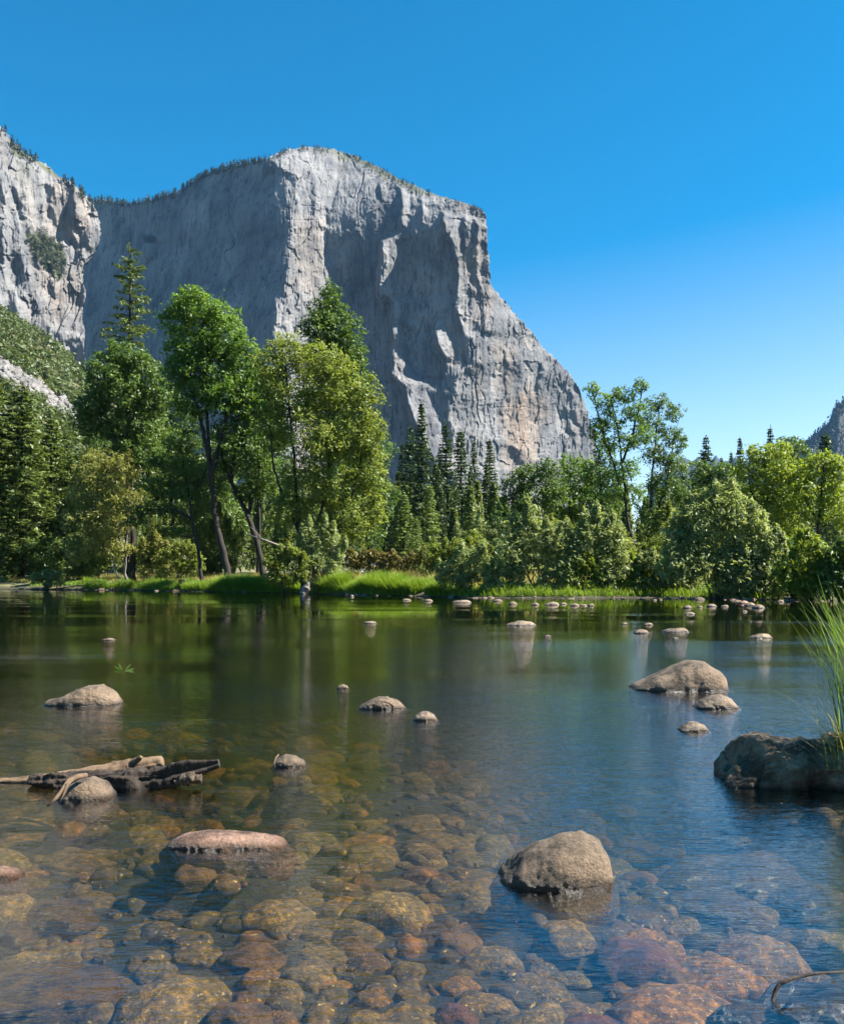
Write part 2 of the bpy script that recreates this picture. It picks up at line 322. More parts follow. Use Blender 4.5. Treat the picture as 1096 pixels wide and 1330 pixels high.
# ------------------------------------------------------------------ the ground sheet and the river
SHX = np.array([-400., -80, -43, -30, -20, -9, 2, 10, 18, 24, 40, 80, 400]); SHY = np.array([100., 102, 95, 90, 82, 75, 62, 60, 61, 55, 46, 34, 30])
def shore(x): return np.interp(x, SHX, SHY) + 1.3*fbm(np.asarray(x)*.16, 3.3, 0, 5, 3)
def ground_z(x, y):
    x = np.asarray(x, float); y = np.asarray(y, float); d = y-shore(x)
    bank = np.interp(d, [-60, -14, -6, -2, 0, .6, 2, 6, 12, 60, 400], [-1.1, -1.0, -.45, -.16, -.01, .22, .5, .85, 1.1, 1.5, 2.5])
    near = np.interp(y, [3, 6, 9, 14, 22, 45], [-.36, -.42, -.5, -.68, -1.0, -1.1])+.12*fbm(x*.35, y*.35, 0, 9, 4); near = near-.4*smooth(-.3, 1.8, x)*smooth(5., 8.5, y)
    z = np.where(d < -14, near, bank+np.where(d > 0, .12*fbm(x*.3, y*.3, 0, 21, 3)*np.clip(d/3, 0, 1), .05*fbm(x*.8, y*.8, 0, 3, 3)*np.clip(-d/2, 0, 1)))
    for mx, my_, mw in MOUNDS:
        if my_ > 8: continue
        z = np.where(y < 30, np.maximum(z, -.16-3*np.clip(np.hypot(x-mx, y-my_)-.5*mw, 0, None)**1.2), z)
    back = np.interp(y, [-60, -12, -7, -4], [3, 1.2, .5, -.4]); z = np.where(y < -4, np.maximum(z, back), z)
    rb = x-np.interp(y, [-10, 3, 6, 9, 14, 25, 60], [2.6, 3.2, 3.45, 4.6, 9, 20, 60])                      # the near right bank
    z = np.where((rb > 0) & (y < 30), np.maximum(z, np.interp(rb, [0, .5, 2, 10], [-.4, -.05, .5, 1.3])), z)
    return z
def grid(xs, ys):
    X, Y = np.meshgrid(xs, ys); n, m = X.shape; i = np.arange(n*m).reshape(n, m)
    return X, Y, np.stack([i[:-1, :-1], i[:-1, 1:], i[1:, 1:], i[1:, :-1]], -1).reshape(-1, 4)
ax = np.concatenate([np.linspace(0, 12, 90), np.geomspace(12.3, 70, 60), np.geomspace(75, 9000, 26)]); xs = np.concatenate([-ax[:0:-1], ax])
ys = np.concatenate([np.linspace(-60, -8, 16), np.linspace(-7.5, 16, 150), np.geomspace(16.2, 50, 40), np.linspace(51, 110, 120), np.geomspace(112, 9000, 46)])
X, Y, q = grid(xs, ys); tag(mesh_np('ground', np.stack([X, Y, ground_z(X, Y)], -1), q, M['ground'], smooth_=True), kind='structure')
X, Y, q = grid(np.linspace(-160, 160, 33), np.linspace(-9, 106, 24)); nW = X.size; lo = np.stack([X, Y, X*0-2.4], -1).reshape(-1, 3); iW = np.arange(nW).reshape(X.shape)
edge = np.concatenate([iW[0, :], iW[1:, -1], iW[-1, -2::-1], iW[-2:0:-1, 0]]); e2 = np.roll(edge, -1)
tag(mesh_np('river_water', np.concatenate([np.stack([X, Y, X*0], -1).reshape(-1, 3), lo]), [q, q[:, ::-1]+nW, np.stack([edge, edge+nW, e2+nW, e2], 1)], M['water']), kind='structure')

# ------------------------------------------------------------------ cliffs: relief from facing directions (which way each face of rock is turned)
def poisson(gx, gz, dx, dz, w):
    def mir(A, sx, sz): B = np.concatenate([A, sx*A[:, ::-1]], 1); return np.concatenate([B, sz*B[::-1]], 0)
    gx = mir(gx, -1, 1); gz = mir(gz, 1, -1); n, m = gx.shape
    kx = 2j*np.pi*np.fft.fftfreq(m)[None]/dx; kz = 2j*np.pi*np.fft.fftfreq(n)[:, None]/dz
    den = np.abs(kx)**2+w*np.abs(kz)**2; den[0, 0] = 1
    H = (np.conj(kx)*np.fft.fft2(gx)+w*np.conj(kz)*np.fft.fft2(gz))/den; H[0, 0] = 0
    return np.real(np.fft.ifft2(H))[:n//2, :m//2]

def slabs(x, z, cx, cz, seed, tilt):
    a, b = x/cx, z/cz; ia, ib = np.floor(a).astype(np.int64), np.floor(b).astype(np.int64); best = np.full(x.shape, 9.); out = np.zeros(x.shape); zero = np.zeros(x.shape, np.int64)
    for i in (-1, 0, 1):
        for j in (-1, 0, 1):
            A, B = ia+i, ib+j; px, pz = A+.15+.7*hsh(A, B, zero, seed), B+.15+.7*hsh(A, B, zero+1, seed); d = (a-px)**2+(b-pz)**2
            v = hsh(A, B, zero+2, seed)*2-1+tilt*((hsh(A, B, zero+3, seed)-.5)*2*(a-px)+(hsh(A, B, zero+4, seed)-.5)*2*(b-pz)); m = d < best; best = np.where(m, d, best); out = np.where(m, v, out)
    return out
def cliff(name, label, outline, box, D, lit, shade, base, w, step=.8, lean=.14, sl=(.85, -.9), rib=1.0, seed=1, tans=(), vegs=(), back=500, tilt=None, topx=None):
    x0, x1, y0, y1 = box; u = np.arange(x0, x1, step); v = np.arange(y0, y1, step); U, V = np.meshgrid(u, v)
    wx = 3.2*fbm(U/22, V/30, 0, seed+50, 4)+1.2*fbm(U/5, V/7, 0, seed+51, 2); wy = 4*fbm(U/22, V/30, 0, seed+60, 4)
    Uw, Vw = U+wx, V+wy
    fac = np.full(U.shape, float(base))
    prow = np.zeros(U.shape, bool); rim_ = np.zeros(U.shape, bool)
    for kd, p in lit:
        im = inpoly(p, Uw, Vw); fac[im] = 1
        if kd == 'prow': prow |= im
        if kd == 'rim': rim_ |= im
    for p in shade: fac[inpoly(p, Uw, Vw)] = 0
    flank = np.zeros(U.shape)                       # a prow stands out on its left by as much as its right side falls back
    for row in range(U.shape[0]):
        e_ = np.flatnonzero(np.diff(np.concatenate([[0], (prow[row] & (fac[row] > .5)).astype(int), [0]])))
        for a_, b_ in zip(e_[::2], e_[1::2]):
            fw = max(4, int((b_-a_)*.3)); lo = max(0, a_-fw)
            if a_ > lo: flank[row, lo:a_] -= (b_-a_)*sl[0]/(a_-lo)
    flank = blur(blur(flank, 3, 0), 1, 1)
    fac = blur(blur(fac, 1, 1), 1, 0)
    k = D/F; Xm = (U-CX)*k; Zm = -(V-HY)*k
    g = sl[1]+(sl[0]-sl[1])*fac+flank; g = np.where(rim_, -.05, g)
    if tilt: g = g+tilt(U, V)
    tp = np.interp(u, topx[0], topx[1])[None, :]; gz = -lean*(.1+.9*fac)-.9*rim_-1.5*np.exp(-np.clip(V-tp, 0, None)/7.)
    R = poisson(g, gz, step*k, step*k, w)      # image rows run downwards, so leaning back means depth falls with row
    R -= R.mean()
    s = rib
    rid = 1-np.abs(fbm(Xm/46+3*fbm(Xm/300, Zm/300, 0, seed+4, 2), Zm/330, 0, seed+1, 3))
    R = R-4*s*rid-2.6*s*fbm(Xm/16, Zm/75, 0, seed+2, 4, .55)-1.5*s*fbm(Xm/11, Zm/11, 0, seed+3, 3)
    slab = fbm(Xm/40, Zm/70, 0, seed+7, 3); R += 3*s*np.round(slab*3)/3
    wz = 14*fbm(Xm/60, Zm/90, 0, seed+12, 3); am = s*(.3+.7*fac); R += am*(3.6*slabs(Xm+wz, Zm+2*wz, 34, 85, seed+13, 1.5)+2.2*slabs(Xm+wz*.6, Zm+wz, 13, 30, seed+14, 1.5)+.8*slabs(Xm+wz*.4, Zm, 6, 9, seed+15, 1.2))
    for q_, (cx_, cz_, dp_) in enumerate(((60, 420, 8.), (26, 200, 5.), (110, 60, 3.))): R += s*dp_*np.exp(-(fbm(Xm/cx_+.02*wz, Zm/cz_, 0, seed+20+q_, 4)/.035)**2)*smooth(-.2, .3, vnoise(Xm/90, Zm/120, 0, seed+30+q_))
    Yd = D+R
    sil = inpoly(outline, U+1.3*fbm(U/4, V/4, 0, seed+8, 3), V+1.3*fbm(U/4, V/4, 0, seed+9, 3))
    n, m = U.shape; idx = np.arange(n*m).reshape(n, m)
    ok = sil[:-1, :-1] & sil[1:, :-1] & sil[:-1, 1:] & sil[1:, 1:]
    qs = np.stack([idx[1:, :-1], idx[1:, 1:], idx[:-1, 1:], idx[:-1, :-1]], -1)[ok]
    PT = np.stack([(U-CX)/F*Yd, Yd, CAMZ-(V-HY)/F*Yd], -1).reshape(-1, 3)
    # give the mass its depth: carry the rim of the relief back
    e = np.concatenate([qs[:, [0, 1]], qs[:, [1, 2]], qs[:, [2, 3]], qs[:, [3, 0]]]); key = np.sort(e, 1); kk = key[:, 0].astype(np.int64)*n*m+key[:, 1]
    _, inv, cnt = np.unique(kk, return_inverse=True, return_counts=True); rim = e[cnt[inv] == 1]
    rv, ri = np.unique(rim, return_inverse=True); ri = ri.reshape(rim.shape)
    Uc, Vc = U.ravel()[rv], V.ravel()[rv]; cx, cy = np.mean([p[0] for p in outline]), np.mean([p[1] for p in outline])
    rings = [rv]; verts = [PT]; qq = [qs]; off = len(PT)
    for t in (.15, .5, 1.):
        Yb = Yd.ravel()[rv]+back*t; ub = Uc+(cx-Uc)*.03*t; vb = Vc+(cy+150-Vc)*.03*t
        verts.append(np.stack([(ub-CX)/F*Yb, Yb, CAMZ-(vb-HY)/F*Yb], -1)); rings.append(np.arange(len(rv))+off); off += len(rv)
    for a, b in zip(rings[:-1], rings[1:]): qq.append(np.stack([a[ri[:, 1]], a[ri[:, 0]], b[ri[:, 0]], b[ri[:, 1]]], -1))
    VV = np.concatenate(verts); tanA = np.zeros(len(VV)); vegA = np.zeros(len(VV))
    for p, a in tans: tanA[:n*m] = np.maximum(tanA[:n*m], a*blur(blur(inpoly(p, Uw+2*wx, Vw).astype(float), 5, 1), 8, 0).ravel())
    for p, a in vegs: vegA[:n*m] = np.maximum(vegA[:n*m], a*blur(blur(inpoly(p, Uw, Vw).astype(float), 3, 1), 3, 0).ravel())
    Q = np.concatenate(qq); used = np.zeros(len(VV), bool); used[Q.ravel()] = True; new = np.cumsum(used)-1
    o = mesh_np(name, VV[used], new[Q], M['cliff'], smooth_=True, attr={'tan': tanA[used], 'veg': vegA[used]})
    tag(o, label, 'cliff', kind='structure')
    return lambda px, py: float(Yd[int(np.clip((py-y0)/step, 0, n-1)), int(np.clip((px-x0)/step, 0, m-1))])

TOP = [(60, 268), (118, 262), (130, 259), (150, 262), (165, 265), (185, 262), (200, 257), (225, 251), (240, 243), (255, 233), (270, 226), (300, 216), (330, 210), (345, 205), (358, 199), (375, 193), (400, 190), (430, 193), (460, 201), (490, 216), (520, 233), (560, 250), (600, 262), (622, 270), (630, 277), (632, 284)]
elcap = TOP+[(634, 320), (637, 368), (646, 380), (660, 396), (675, 414), (690, 430), (706, 452), (720, 464), (738, 484), (752, 503), (764, 535), (772, 562), (776, 600), (784, 640), (800, 700), (800, 730), (60, 730)]
LIT = [('face', [(338, 200), (372, 185), (432, 185), (452, 206), (437, 242), (424, 279), (426, 320), (436, 350), (442, 375), (450, 420), (460, 740), (340, 740), (350, 470), (357, 434), (362, 397), (373, 356), (377, 310), (387, 251), (384, 225), (360, 216)]),
       ('rim', [(430, 185), (470, 198), (500, 216), (560, 244), (632, 268), (632, 284), (600, 274), (560, 262), (520, 246), (490, 228), (462, 214)]),
       ('prow', [(491, 237), (500, 236), (502, 262), (494, 262)]),
       ('prow', [(518, 238), (531, 246), (529, 296), (520, 292)]),
       ('prow', [(548, 262), (556, 268), (553, 294), (548, 290)]),
       ('prow', [(496, 312), (522, 306), (524, 345), (520, 362), (531, 380), (535, 398), (533, 436), (527, 457), (534, 470), (546, 490), (560, 522), (577, 560), (584, 610), (566, 610), (551, 572), (538, 542), (520, 500), (513, 478), (510, 450), (514, 405), (512, 385), (503, 416), (498, 418), (494, 355)]),
       ('prow', [(567, 432), (578, 427), (592, 440), (592, 462), (586, 482), (578, 462), (571, 452)]),
       ('prow', [(546, 492), (560, 490), (562, 504), (550, 508)]),
       ('prow', [(572, 272), (590, 278), (604, 290), (610, 330), (607, 380), (600, 410), (617, 440), (610, 432), (602, 436), (599, 420), (592, 400), (594, 350), (590, 318), (580, 300)]),
       ('face', [(603, 275), (634, 283), (636, 370), (690, 420), (790, 560), (800, 740), (570, 740), (586, 640), (584, 600), (590, 560), (584, 540), (590, 512), (596, 490), (614, 476), (613, 450), (604, 420), (604, 380), (612, 340), (608, 300)]),
       ('prow', [(186, 318), (193, 313), (203, 318), (201, 336), (192, 345), (187, 336)])]
SHD = [[(612, 286), (618, 290), (622, 330), (624, 372), (632, 420), (634, 432), (618, 428), (620, 396), (614, 340)], [(628, 290), (632, 330), (634, 372), (629, 360), (626, 320)],
       [(742, 505), (752, 520), (756, 552), (742, 540)], [(728, 520), (738, 540), (748, 566), (736, 560)], [(660, 570), (676, 590), (684, 604), (668, 600)], [(652, 450), (656, 452), (662, 540), (658, 540)],
       [(700, 470), (706, 480), (700, 520), (696, 500)], [(598, 292), (602, 296), (606, 330), (603, 330)], [(402, 235), (410, 228), (412, 262), (406, 290)], [(420, 300), (428, 300), (430, 350), (424, 340)]]
tanp = [([(655, 520), (690, 500), (712, 520), (700, 600), (660, 610)], .9), ([(640, 440), (668, 450), (668, 520), (645, 500)], .6), ([(384, 280), (420, 290), (415, 380), (378, 370)], .5), ([(500, 440), (535, 440), (540, 500), (512, 500)], .35), ([(610, 280), (636, 290), (634, 420), (610, 420)], .45)]
vegp = [([(60, 255), (250, 232), (250, 246), (120, 275)], .7), ([(380, 180), (480, 190), (560, 240), (630, 262), (630, 270), (540, 252), (440, 206)], .8), ([(430, 195), (470, 200), (470, 214), (440, 212)], .8), ([(186, 308), (204, 308), (203, 320), (188, 320)], .8)]
elY = cliff('granite_monolith', 'huge pale granite monolith with a shaded left wall and sunlit prow', elcap, (60, 800, 180, 730), 2200., LIT, SHD, 0, .03, sl=(1.15, -.2), lean=.17, seed=11, tans=tanp, vegs=vegp,
            tilt=lambda U, V: -.75*smooth(385, 360, U)+.22*(U > 620), rib=.85, topx=([p[0] for p in TOP], [p[1] for p in TOP]))
left_o = [(-120, 70), (-40, 138), (0, 163), (10, 172), (16, 182), (30, 196), (45, 206), (60, 213), (75, 226), (88, 234), (100, 241), (112, 252), (121, 262), (128, 279), (132, 297), (128, 320), (120, 334), (110, 345), (108, 360), (112, 385), (107, 402), (111, 430), (110, 452), (114, 480), (130, 520), (130, 600), (-120, 600)]
SHL = [[(60, 240), (69, 240), (70, 260), (61, 258)], [(65, 264), (71, 264), (76, 296), (70, 298)], [(86, 242), (96, 243), (99, 312), (90, 320), (85, 290)], [(0, 286), (7, 286), (7, 344), (0, 344)], [(22, 322), (31, 330), (31, 388), (23, 380)],
       [(106, 296), (118, 292), (117, 320), (106, 322)], [(10, 390), (20, 372), (26, 400), (14, 420)], [(98, 300), (104, 320), (100, 345), (96, 330)], [(60, 358), (68, 366), (70, 390), (64, 384)], [(46, 330), (52, 340), (50, 356), (44, 346)], [(0, 232), (6, 240), (4, 262), (-4, 255)],
       [(94, 448), (108, 442), (112, 470), (96, 470)], [(62, 424), (66, 424), (66, 446), (62, 446)], [(20, 240), (26, 244), (30, 282), (24, 280)], [(104, 366), (110, 380), (108, 402), (103, 392)]]
leftY = cliff('granite_wall', 'sunlit grey granite wall rising at the left edge beyond the scrubby hillside', left_o, (-120, 140, 60, 560), 1500., [], SHL, 1, .12, seed=37, rib=.8, sl=(1.0, -.4), lean=.2,
              tans=[([(60, 225), (120, 260), (125, 320), (95, 330), (60, 280)], .55), ([(60, 380), (100, 380), (100, 440), (70, 420)], .25)], vegs=[([(29, 300), (50, 296), (80, 318), (88, 362), (74, 366), (46, 330)], .95), ([(6, 172), (80, 222), (84, 236), (20, 200)], .9), ([(20, 200), (46, 215), (40, 245), (20, 235)], .6)], back=260, topx=([p[0] for p in left_o[:13]], [p[1] for p in left_o[:13]]))

# ------------------------------------------------------------------ leaves, trees, shrubs
def leafset(C, nrm, L, Wd, rng, jit=.6, droop=0.):
    n = len(C); nn = nrm+jit*rng.normal(size=(n, 3)); nn /= np.linalg.norm(nn, axis=1)[:, None]+1e-9
    a = rng.normal(size=(n, 3)); a[:, 2] -= droop; a -= (a*nn).sum(1)[:, None]*nn; a /= np.linalg.norm(a, axis=1)[:, None]+1e-9
    b = np.cross(nn, a); l = L*rng.uniform(.6, 1.3, n)[:, None]; w = Wd*rng.uniform(.6, 1.3, n)[:, None]
    V = np.stack([C-a*l, C+b*w+nn*w*.25, C+a*l, C-b*w+nn*w*.25], 1).reshape(-1, 3)
    return V, np.arange(4*n).reshape(-1, 4)
def blob_leaves(C, R, n, rng, flat=.75):
    d = rng.normal(size=(n, 3)); d /= np.linalg.norm(d, axis=1)[:, None]; r = rng.uniform(0, 1, n)**.42
    r = r*np.where(rng.uniform(size=n) < .12, 1.35, 1)
    return C+d*(r[:, None])*R*np.array([1, 1, flat]), d
def tree(name, label, cat, Yt, base, stems, clumps, leaf, bark, r0=.2, L=.12, Wd=.05, cover=3.6, seed=0, group=None, subs=1., sub_r=.3, droop=.2, gap=.0, shell=.55, trunkname='trunk', twig=True):
    L, Wd = L*1.3, Wd*1.4; sub_r *= .85
    rng = np.random.default_rng(seed); bx = PX(base[0], Yt); org = np.array([bx, Yt, float(ground_z(bx, Yt))-.12])
    root = thing(name, label, cat, org, group); G = Geo(); nodes = []; k = Yt/F
    for s in stems:
        pts = np.array([[PX(p[0], Yt), Yt+(p[2] if len(p) > 2 else 0), CAMZ-(p[1]-HY)*k] for p in s])
        if s[0][1] >= base[1]-4: pts[0, 2] = org[2]
        t = np.linspace(0, 1, len(pts)); tt = np.linspace(0, 1, 5*len(pts)); pp = np.stack([np.interp(tt, t, pts[:, i]) for i in range(3)], 1)
        for i in range(3): pp[1:-1, i] = (pp[:-2, i]+2*pp[1:-1, i]+pp[2:, i])/4
        pp[1:-1, :2] += .05*rng.normal(size=(len(pp)-2, 2))*k*12
        sr = r0*(1 if s is stems[0] else .7); rad = sr*(1-.78*tt)
        if s[0][1] >= base[1]-4: rad[:2] *= [1.5, 1.15]
        G.tube(pp, rad, 8)
        nodes += [(pp[i], rad[i]) for i in range(len(pp)) if tt[i] > .3]
    NP = np.array([a for a, b in nodes]); NR = np.array([b for a, b in nodes])
    LC, LN, LT = [], [], []
    zmin = min(c[1]+c[3] for c in clumps); zz = []
    for c in clumps:
        px, py, rx, ry = c[:4]; dY = c[4] if len(c) > 4 else rng.uniform(-.3, .3)*rx*k
        C = np.array([PX(px, Yt), Yt+dY, CAMZ-(py-HY)*k]); R = np.array([rx*k, .8*min(rx, ry*1.2)*k+.2, ry*k])
        area = math.pi*R[0]*R[2]; sr = sub_r*min(R[0], R[2]); ns = max(4, int(subs*3.6*area/(math.pi*sr*sr)))
        d = rng.normal(size=(ns, 3)); d /= np.linalg.norm(d, axis=1)[:, None]; r = (shell+(1-shell)*rng.uniform(0, 1, ns)**.6)*rng.uniform(.6, 1.22, ns)
        SC = C+d*r[:, None]*(R-.3*sr)
        nl = int(1.2*cover*area/(2*L*Wd)/ns)
        m = int(.16*nl*ns*(1-gap)); p, dd = blob_leaves(C, R[2]*.85, m, rng, 1.); p = C+(p-C)*R/R[2]; LC.append(p); LN.append(.5*dd+np.array([0, 0, .75])); LT.append(np.clip(rng.normal(.4, .22, m), 0, 1))
        for j in range(ns):
            if rng.uniform() < gap: continue
            rj = sr*rng.uniform(.6, 1.35); m = max(4, int(nl*(rj/sr)**2*rng.uniform(.6, 1.25)))
            p, dd = blob_leaves(SC[j], rj, m, rng, .85); LC.append(p); LN.append(.6*dd+np.array([0, 0, .75]) + .3*d[j]); LT.append(np.clip(rng.normal(.45, .22)+.2*rng.normal(size=m), 0, 1))
            if twig:
                dist = np.linalg.norm(NP-SC[j], axis=1)+2.5*np.clip(NP[:, 2]-SC[j][2]+.3, 0, None); i0 = int(np.argmin(dist)); A = NP[i0]; B = SC[j]
                mid1 = A+(B-A)*.35+np.array([0, 0, -.05])*np.linalg.norm(B-A)+rng.normal(size=3)*.06*np.linalg.norm(B-A); mid2 = A+(B-A)*.7+rng.normal(size=3)*.07*np.linalg.norm(B-A)
                ra = min(NR[i0]*.7, .018+.014*np.linalg.norm(B-A)); G.tube([A, mid1, mid2, B], [ra, ra*.75, ra*.5, ra*.22], 5)
                NP = np.vstack([NP, mid1, mid2, B]); NR = np.concatenate([NR, [ra*.75, ra*.5, ra*.3]])
    V, f = leafset(np.concatenate(LC), np.concatenate(LN), L, Wd, rng, .7, droop)
    G.build(trunkname, bark, root, org=org); T = np.repeat(np.concatenate(LT), 4)
    mesh_np('crown' if trunkname == 'trunk' else 'foliage', V-org, f, leaf, root, attr={'tint': T})
    return root

def conifer_parts(h, R, seed, needle, bark, bare=.1, dens=1., L=.3, Wd=.09, droop=.35, power=.85, sparse=0., name='conifer'):
    """one conifer of height h, branches in whorls; returns (trunk mesh, crown mesh)"""
    rng = np.random.default_rng(seed); G = Geo(); zt = np.linspace(0, h, 14); off = np.cumsum(rng.normal(size=(14, 2))*.02*h/14, 0)
    G.tube(np.stack([off[:, 0], off[:, 1], zt], 1), (.012*h+.05)*(1-.93*zt/h), 7)
    C, Nn, T = [], [], []; z = bare*h
    while z < h*.985:
        t = (z-bare*h)/(h*(1-bare)); ln = R*((1-t)**power)*(.55+.45*min(1, t*6+.35))
        nb = rng.integers(5, 8); a0 = rng.uniform(0, 6.28)
        for b in range(nb):
            if rng.uniform() < sparse: continue
            a = a0+b*6.283/nb+rng.normal()*.2; l = ln*rng.uniform(.6, 1.15)+.1
            dz = l*(-droop*(1-t)+.25*t)*rng.uniform(.6, 1.3); s = np.linspace(0, 1, 5)
            bo = np.array([np.interp(z, zt, off[:, 0]), np.interp(z, zt, off[:, 1]), z])
            dirv = np.array([math.cos(a), math.sin(a), 0.])
            br = bo+np.outer(s*l, dirv)+np.outer(dz*s**1.5+.06*l*np.sin(3.14*s), [0, 0, 1])
            if l > .5: G.tube(br, (.008*h*.25+.012)*(1-.8*s)*(l/R)**.5, 4, cap=False)
            m = max(5, int(dens*l*11/L*.3)); u = rng.uniform(.12 if t > .3 else .3, 1.03, m)**.8
            side = rng.normal(size=m)*.24*l*(1.1-u)+rng.normal(size=m)*.06
            pp = np.stack([np.interp(u, s, br[:, i]) for i in range(3)], 1)+np.outer(side, [-math.sin(a), math.cos(a), 0])
            pp[:, 2] += -np.abs(side)*.25+rng.normal(size=m)*.07*l*.5
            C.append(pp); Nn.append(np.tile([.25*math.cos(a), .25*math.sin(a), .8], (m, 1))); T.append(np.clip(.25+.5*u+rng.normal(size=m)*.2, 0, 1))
        z += h*(.028 if h > 12 else .04)*rng.uniform(.7, 1.3)*(1-.45*t)
    C.append(np.array([[0, 0, h-.02*h*i]+list([]) for i in range(4)])+np.array([off[-1, 0], off[-1, 1], 0])); Nn.append(np.tile([1., 0, .2], (4, 1))); T.append(np.full(4, .6))
    V, f = leafset(np.concatenate(C), np.concatenate(Nn), L, Wd, rng, .45, .5)
    v, ff = G.arrays()
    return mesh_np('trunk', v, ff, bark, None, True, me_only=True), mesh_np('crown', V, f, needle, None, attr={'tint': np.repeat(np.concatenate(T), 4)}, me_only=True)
def conifer_thing(name, label, parts, loc, group=None):
    r = thing(name, label, 'tree', loc, group); link('trunk', parts[0], r); link('crown', parts[1], r); return r
def place(px, Yt): x = PX(px, Yt); return np.array([x, Yt, float(ground_z(x, Yt))-.15])
def height_to(top, Yt, z0): return CAMZ-(top-HY)/F*Yt-z0

# --- the left bank
tree('maple_tree', 'tall bright green broadleaf tree with a bare dark trunk leaning left at the bank', 'tree', 85, (297, 748),
     [[(299, 752), (290, 715), (281, 680), (276, 640), (272, 590), (269, 545), (266, 480), (263, 410)], [(273, 600), (262, 550), (250, 505), (240, 440)], [(274, 620), (290, 560), (305, 500), (300, 440)]],
     [(263, 402, 38, 30), (232, 412, 27, 24), (247, 385, 20, 14), (285, 410, 28, 22), (292, 440, 36, 30), (315, 470, 32, 34), (245, 448, 38, 36), (275, 480, 46, 38), (235, 490, 28, 30), (300, 515, 42, 30), (255, 525, 36, 22), (325, 520, 28, 34)],
     M['maple'], M['bark'], .34, .13, .065, 3.0, 1, sub_r=.27)
tree('oak_tree', 'dark leaning multi-stemmed tree between the tall bright tree and the yellow-green alder', 'tree', 86, (340, 745),
     [[(345, 748), (333, 700), (318, 660), (300, 628), (288, 590), (282, 550)], [(322, 668), (335, 620), (340, 580), (345, 530)], [(300, 628), (306, 580), (316, 550)]],
     [(325, 580, 35, 32), (300, 560, 30, 26), (345, 545, 32, 34), (340, 620, 32, 24), (290, 600, 24, 22), (350, 500, 26, 30), (320, 640, 26, 14)],
     M['oak'], M['bark'], .3, .13, .06, 2.6, 2)
tree('alder_tree', 'broad yellow-green tree right of the dark leaning trunks with foliage to the ground', 'tree', 79, (395, 745),
     [[(392, 748), (390, 700), (385, 650), (382, 590), (375, 520), (370, 460)], [(396, 748), (410, 690), (425, 630), (430, 560), (425, 490)], [(399, 748), (430, 700), (455, 650), (470, 590), (475, 530)], [(388, 690), (365, 640), (352, 590), (350, 520)]],
     [(372, 455, 32, 26), (352, 480, 26, 30), (405, 470, 36, 30), (440, 480, 26, 24), (430, 510, 42, 34), (385, 515, 42, 36), (470, 520, 28, 36), (355, 550, 28, 40), (405, 570, 46, 40), (450, 570, 40, 40), (482, 565, 24, 36), (480, 615, 26, 40), (440, 630, 42, 38), (395, 635, 40, 36), (462, 675, 36, 34), (420, 690, 32, 28), (372, 665, 24, 30), (490, 660, 14, 26)],
     M['alder'], M['bark'], .22, .12, .055, 2.7, 3, sub_r=.27)
tree('incense_cedar', 'dark green pointed tree rising behind the yellow-green alder', 'tree', 96, (430, 740),
     [[(430, 745), (430, 600), (429, 480), (428, 375)]],
     [(428, 384, 15, 20), (424, 402, 26, 20), (436, 418, 32, 22), (412, 425, 26, 22), (440, 445, 36, 24), (415, 455, 34, 24), (455, 465, 26, 22), (430, 480, 40, 28), (466, 488, 20, 20), (440, 520, 40, 36), (440, 570, 46, 40), (440, 630, 46, 40)],
     M['oak'], M['bark'], .3, .15, .07, 3.0, 4, sub_r=.3)
tree('oak_tree', 'dark rounded tree left of the tall bright tree below the dead-topped fir', 'tree', 92, (172, 742),
     [[(172, 748), (173, 690), (170, 630), (168, 570), (162, 510), (158, 460)], [(170, 640), (188, 590), (200, 540), (205, 490)], [(170, 620), (150, 570), (135, 530), (128, 500)]],
     [(155, 462, 28, 22), (178, 475, 30, 26), (140, 490, 32, 30), (165, 510, 40, 32), (122, 520, 26, 26), (198, 510, 26, 34), (120, 552, 26, 22), (150, 550, 36, 28), (185, 555, 34, 32), (110, 540, 16, 20), (195, 590, 30, 26), (165, 585, 34, 22)],
     M['oak'], M['bark'], .32, .14, .07, 3.0, 5, sub_r=.27)
tree('willow_tree', 'pale olive feathery tree with thin whitish stems at the left bank', 'tree', 90, (160, 745),
     [[(166, 750), (158, 705), (150, 665), (140, 620), (135, 590)], [(162, 750), (165, 700), (172, 650), (174, 610)], [(158, 750), (140, 700), (125, 660), (118, 620)]],
     [(140, 595, 30, 18), (120, 612, 28, 22), (160, 612, 24, 24), (105, 640, 24, 24), (135, 640, 36, 26), (165, 650, 24, 26), (110, 675, 28, 24), (140, 680, 36, 26), (120, 710, 32, 22), (150, 715, 26, 18), (100, 715, 18, 20)],
     M['pale'], M['greybark'], .13, .14, .04, 2.2, 6, sub_r=.28, droop=.8)
tree('oak_tree', 'small dark tree with layered spreading branches beside the tall bright tree', 'tree', 87, (262, 748),
     [[(263, 752), (258, 715), (251, 680), (246, 640), (238, 600), (232, 570)], [(250, 675), (225, 660), (195, 662), (172, 678)], [(248, 650), (265, 620), (272, 590)]],
     [(235, 575, 30, 16), (215, 600, 32, 14), (248, 610, 28, 14), (205, 630, 36, 13), (238, 640, 28, 12), (190, 660, 28, 10), (178, 676, 20, 9), (222, 664, 26, 10), (225, 690, 22, 10), (262, 650, 18, 12)],
     M['oak'], M['bark'], .19, .12, .06, 2.6, 7, sub_r=.42)
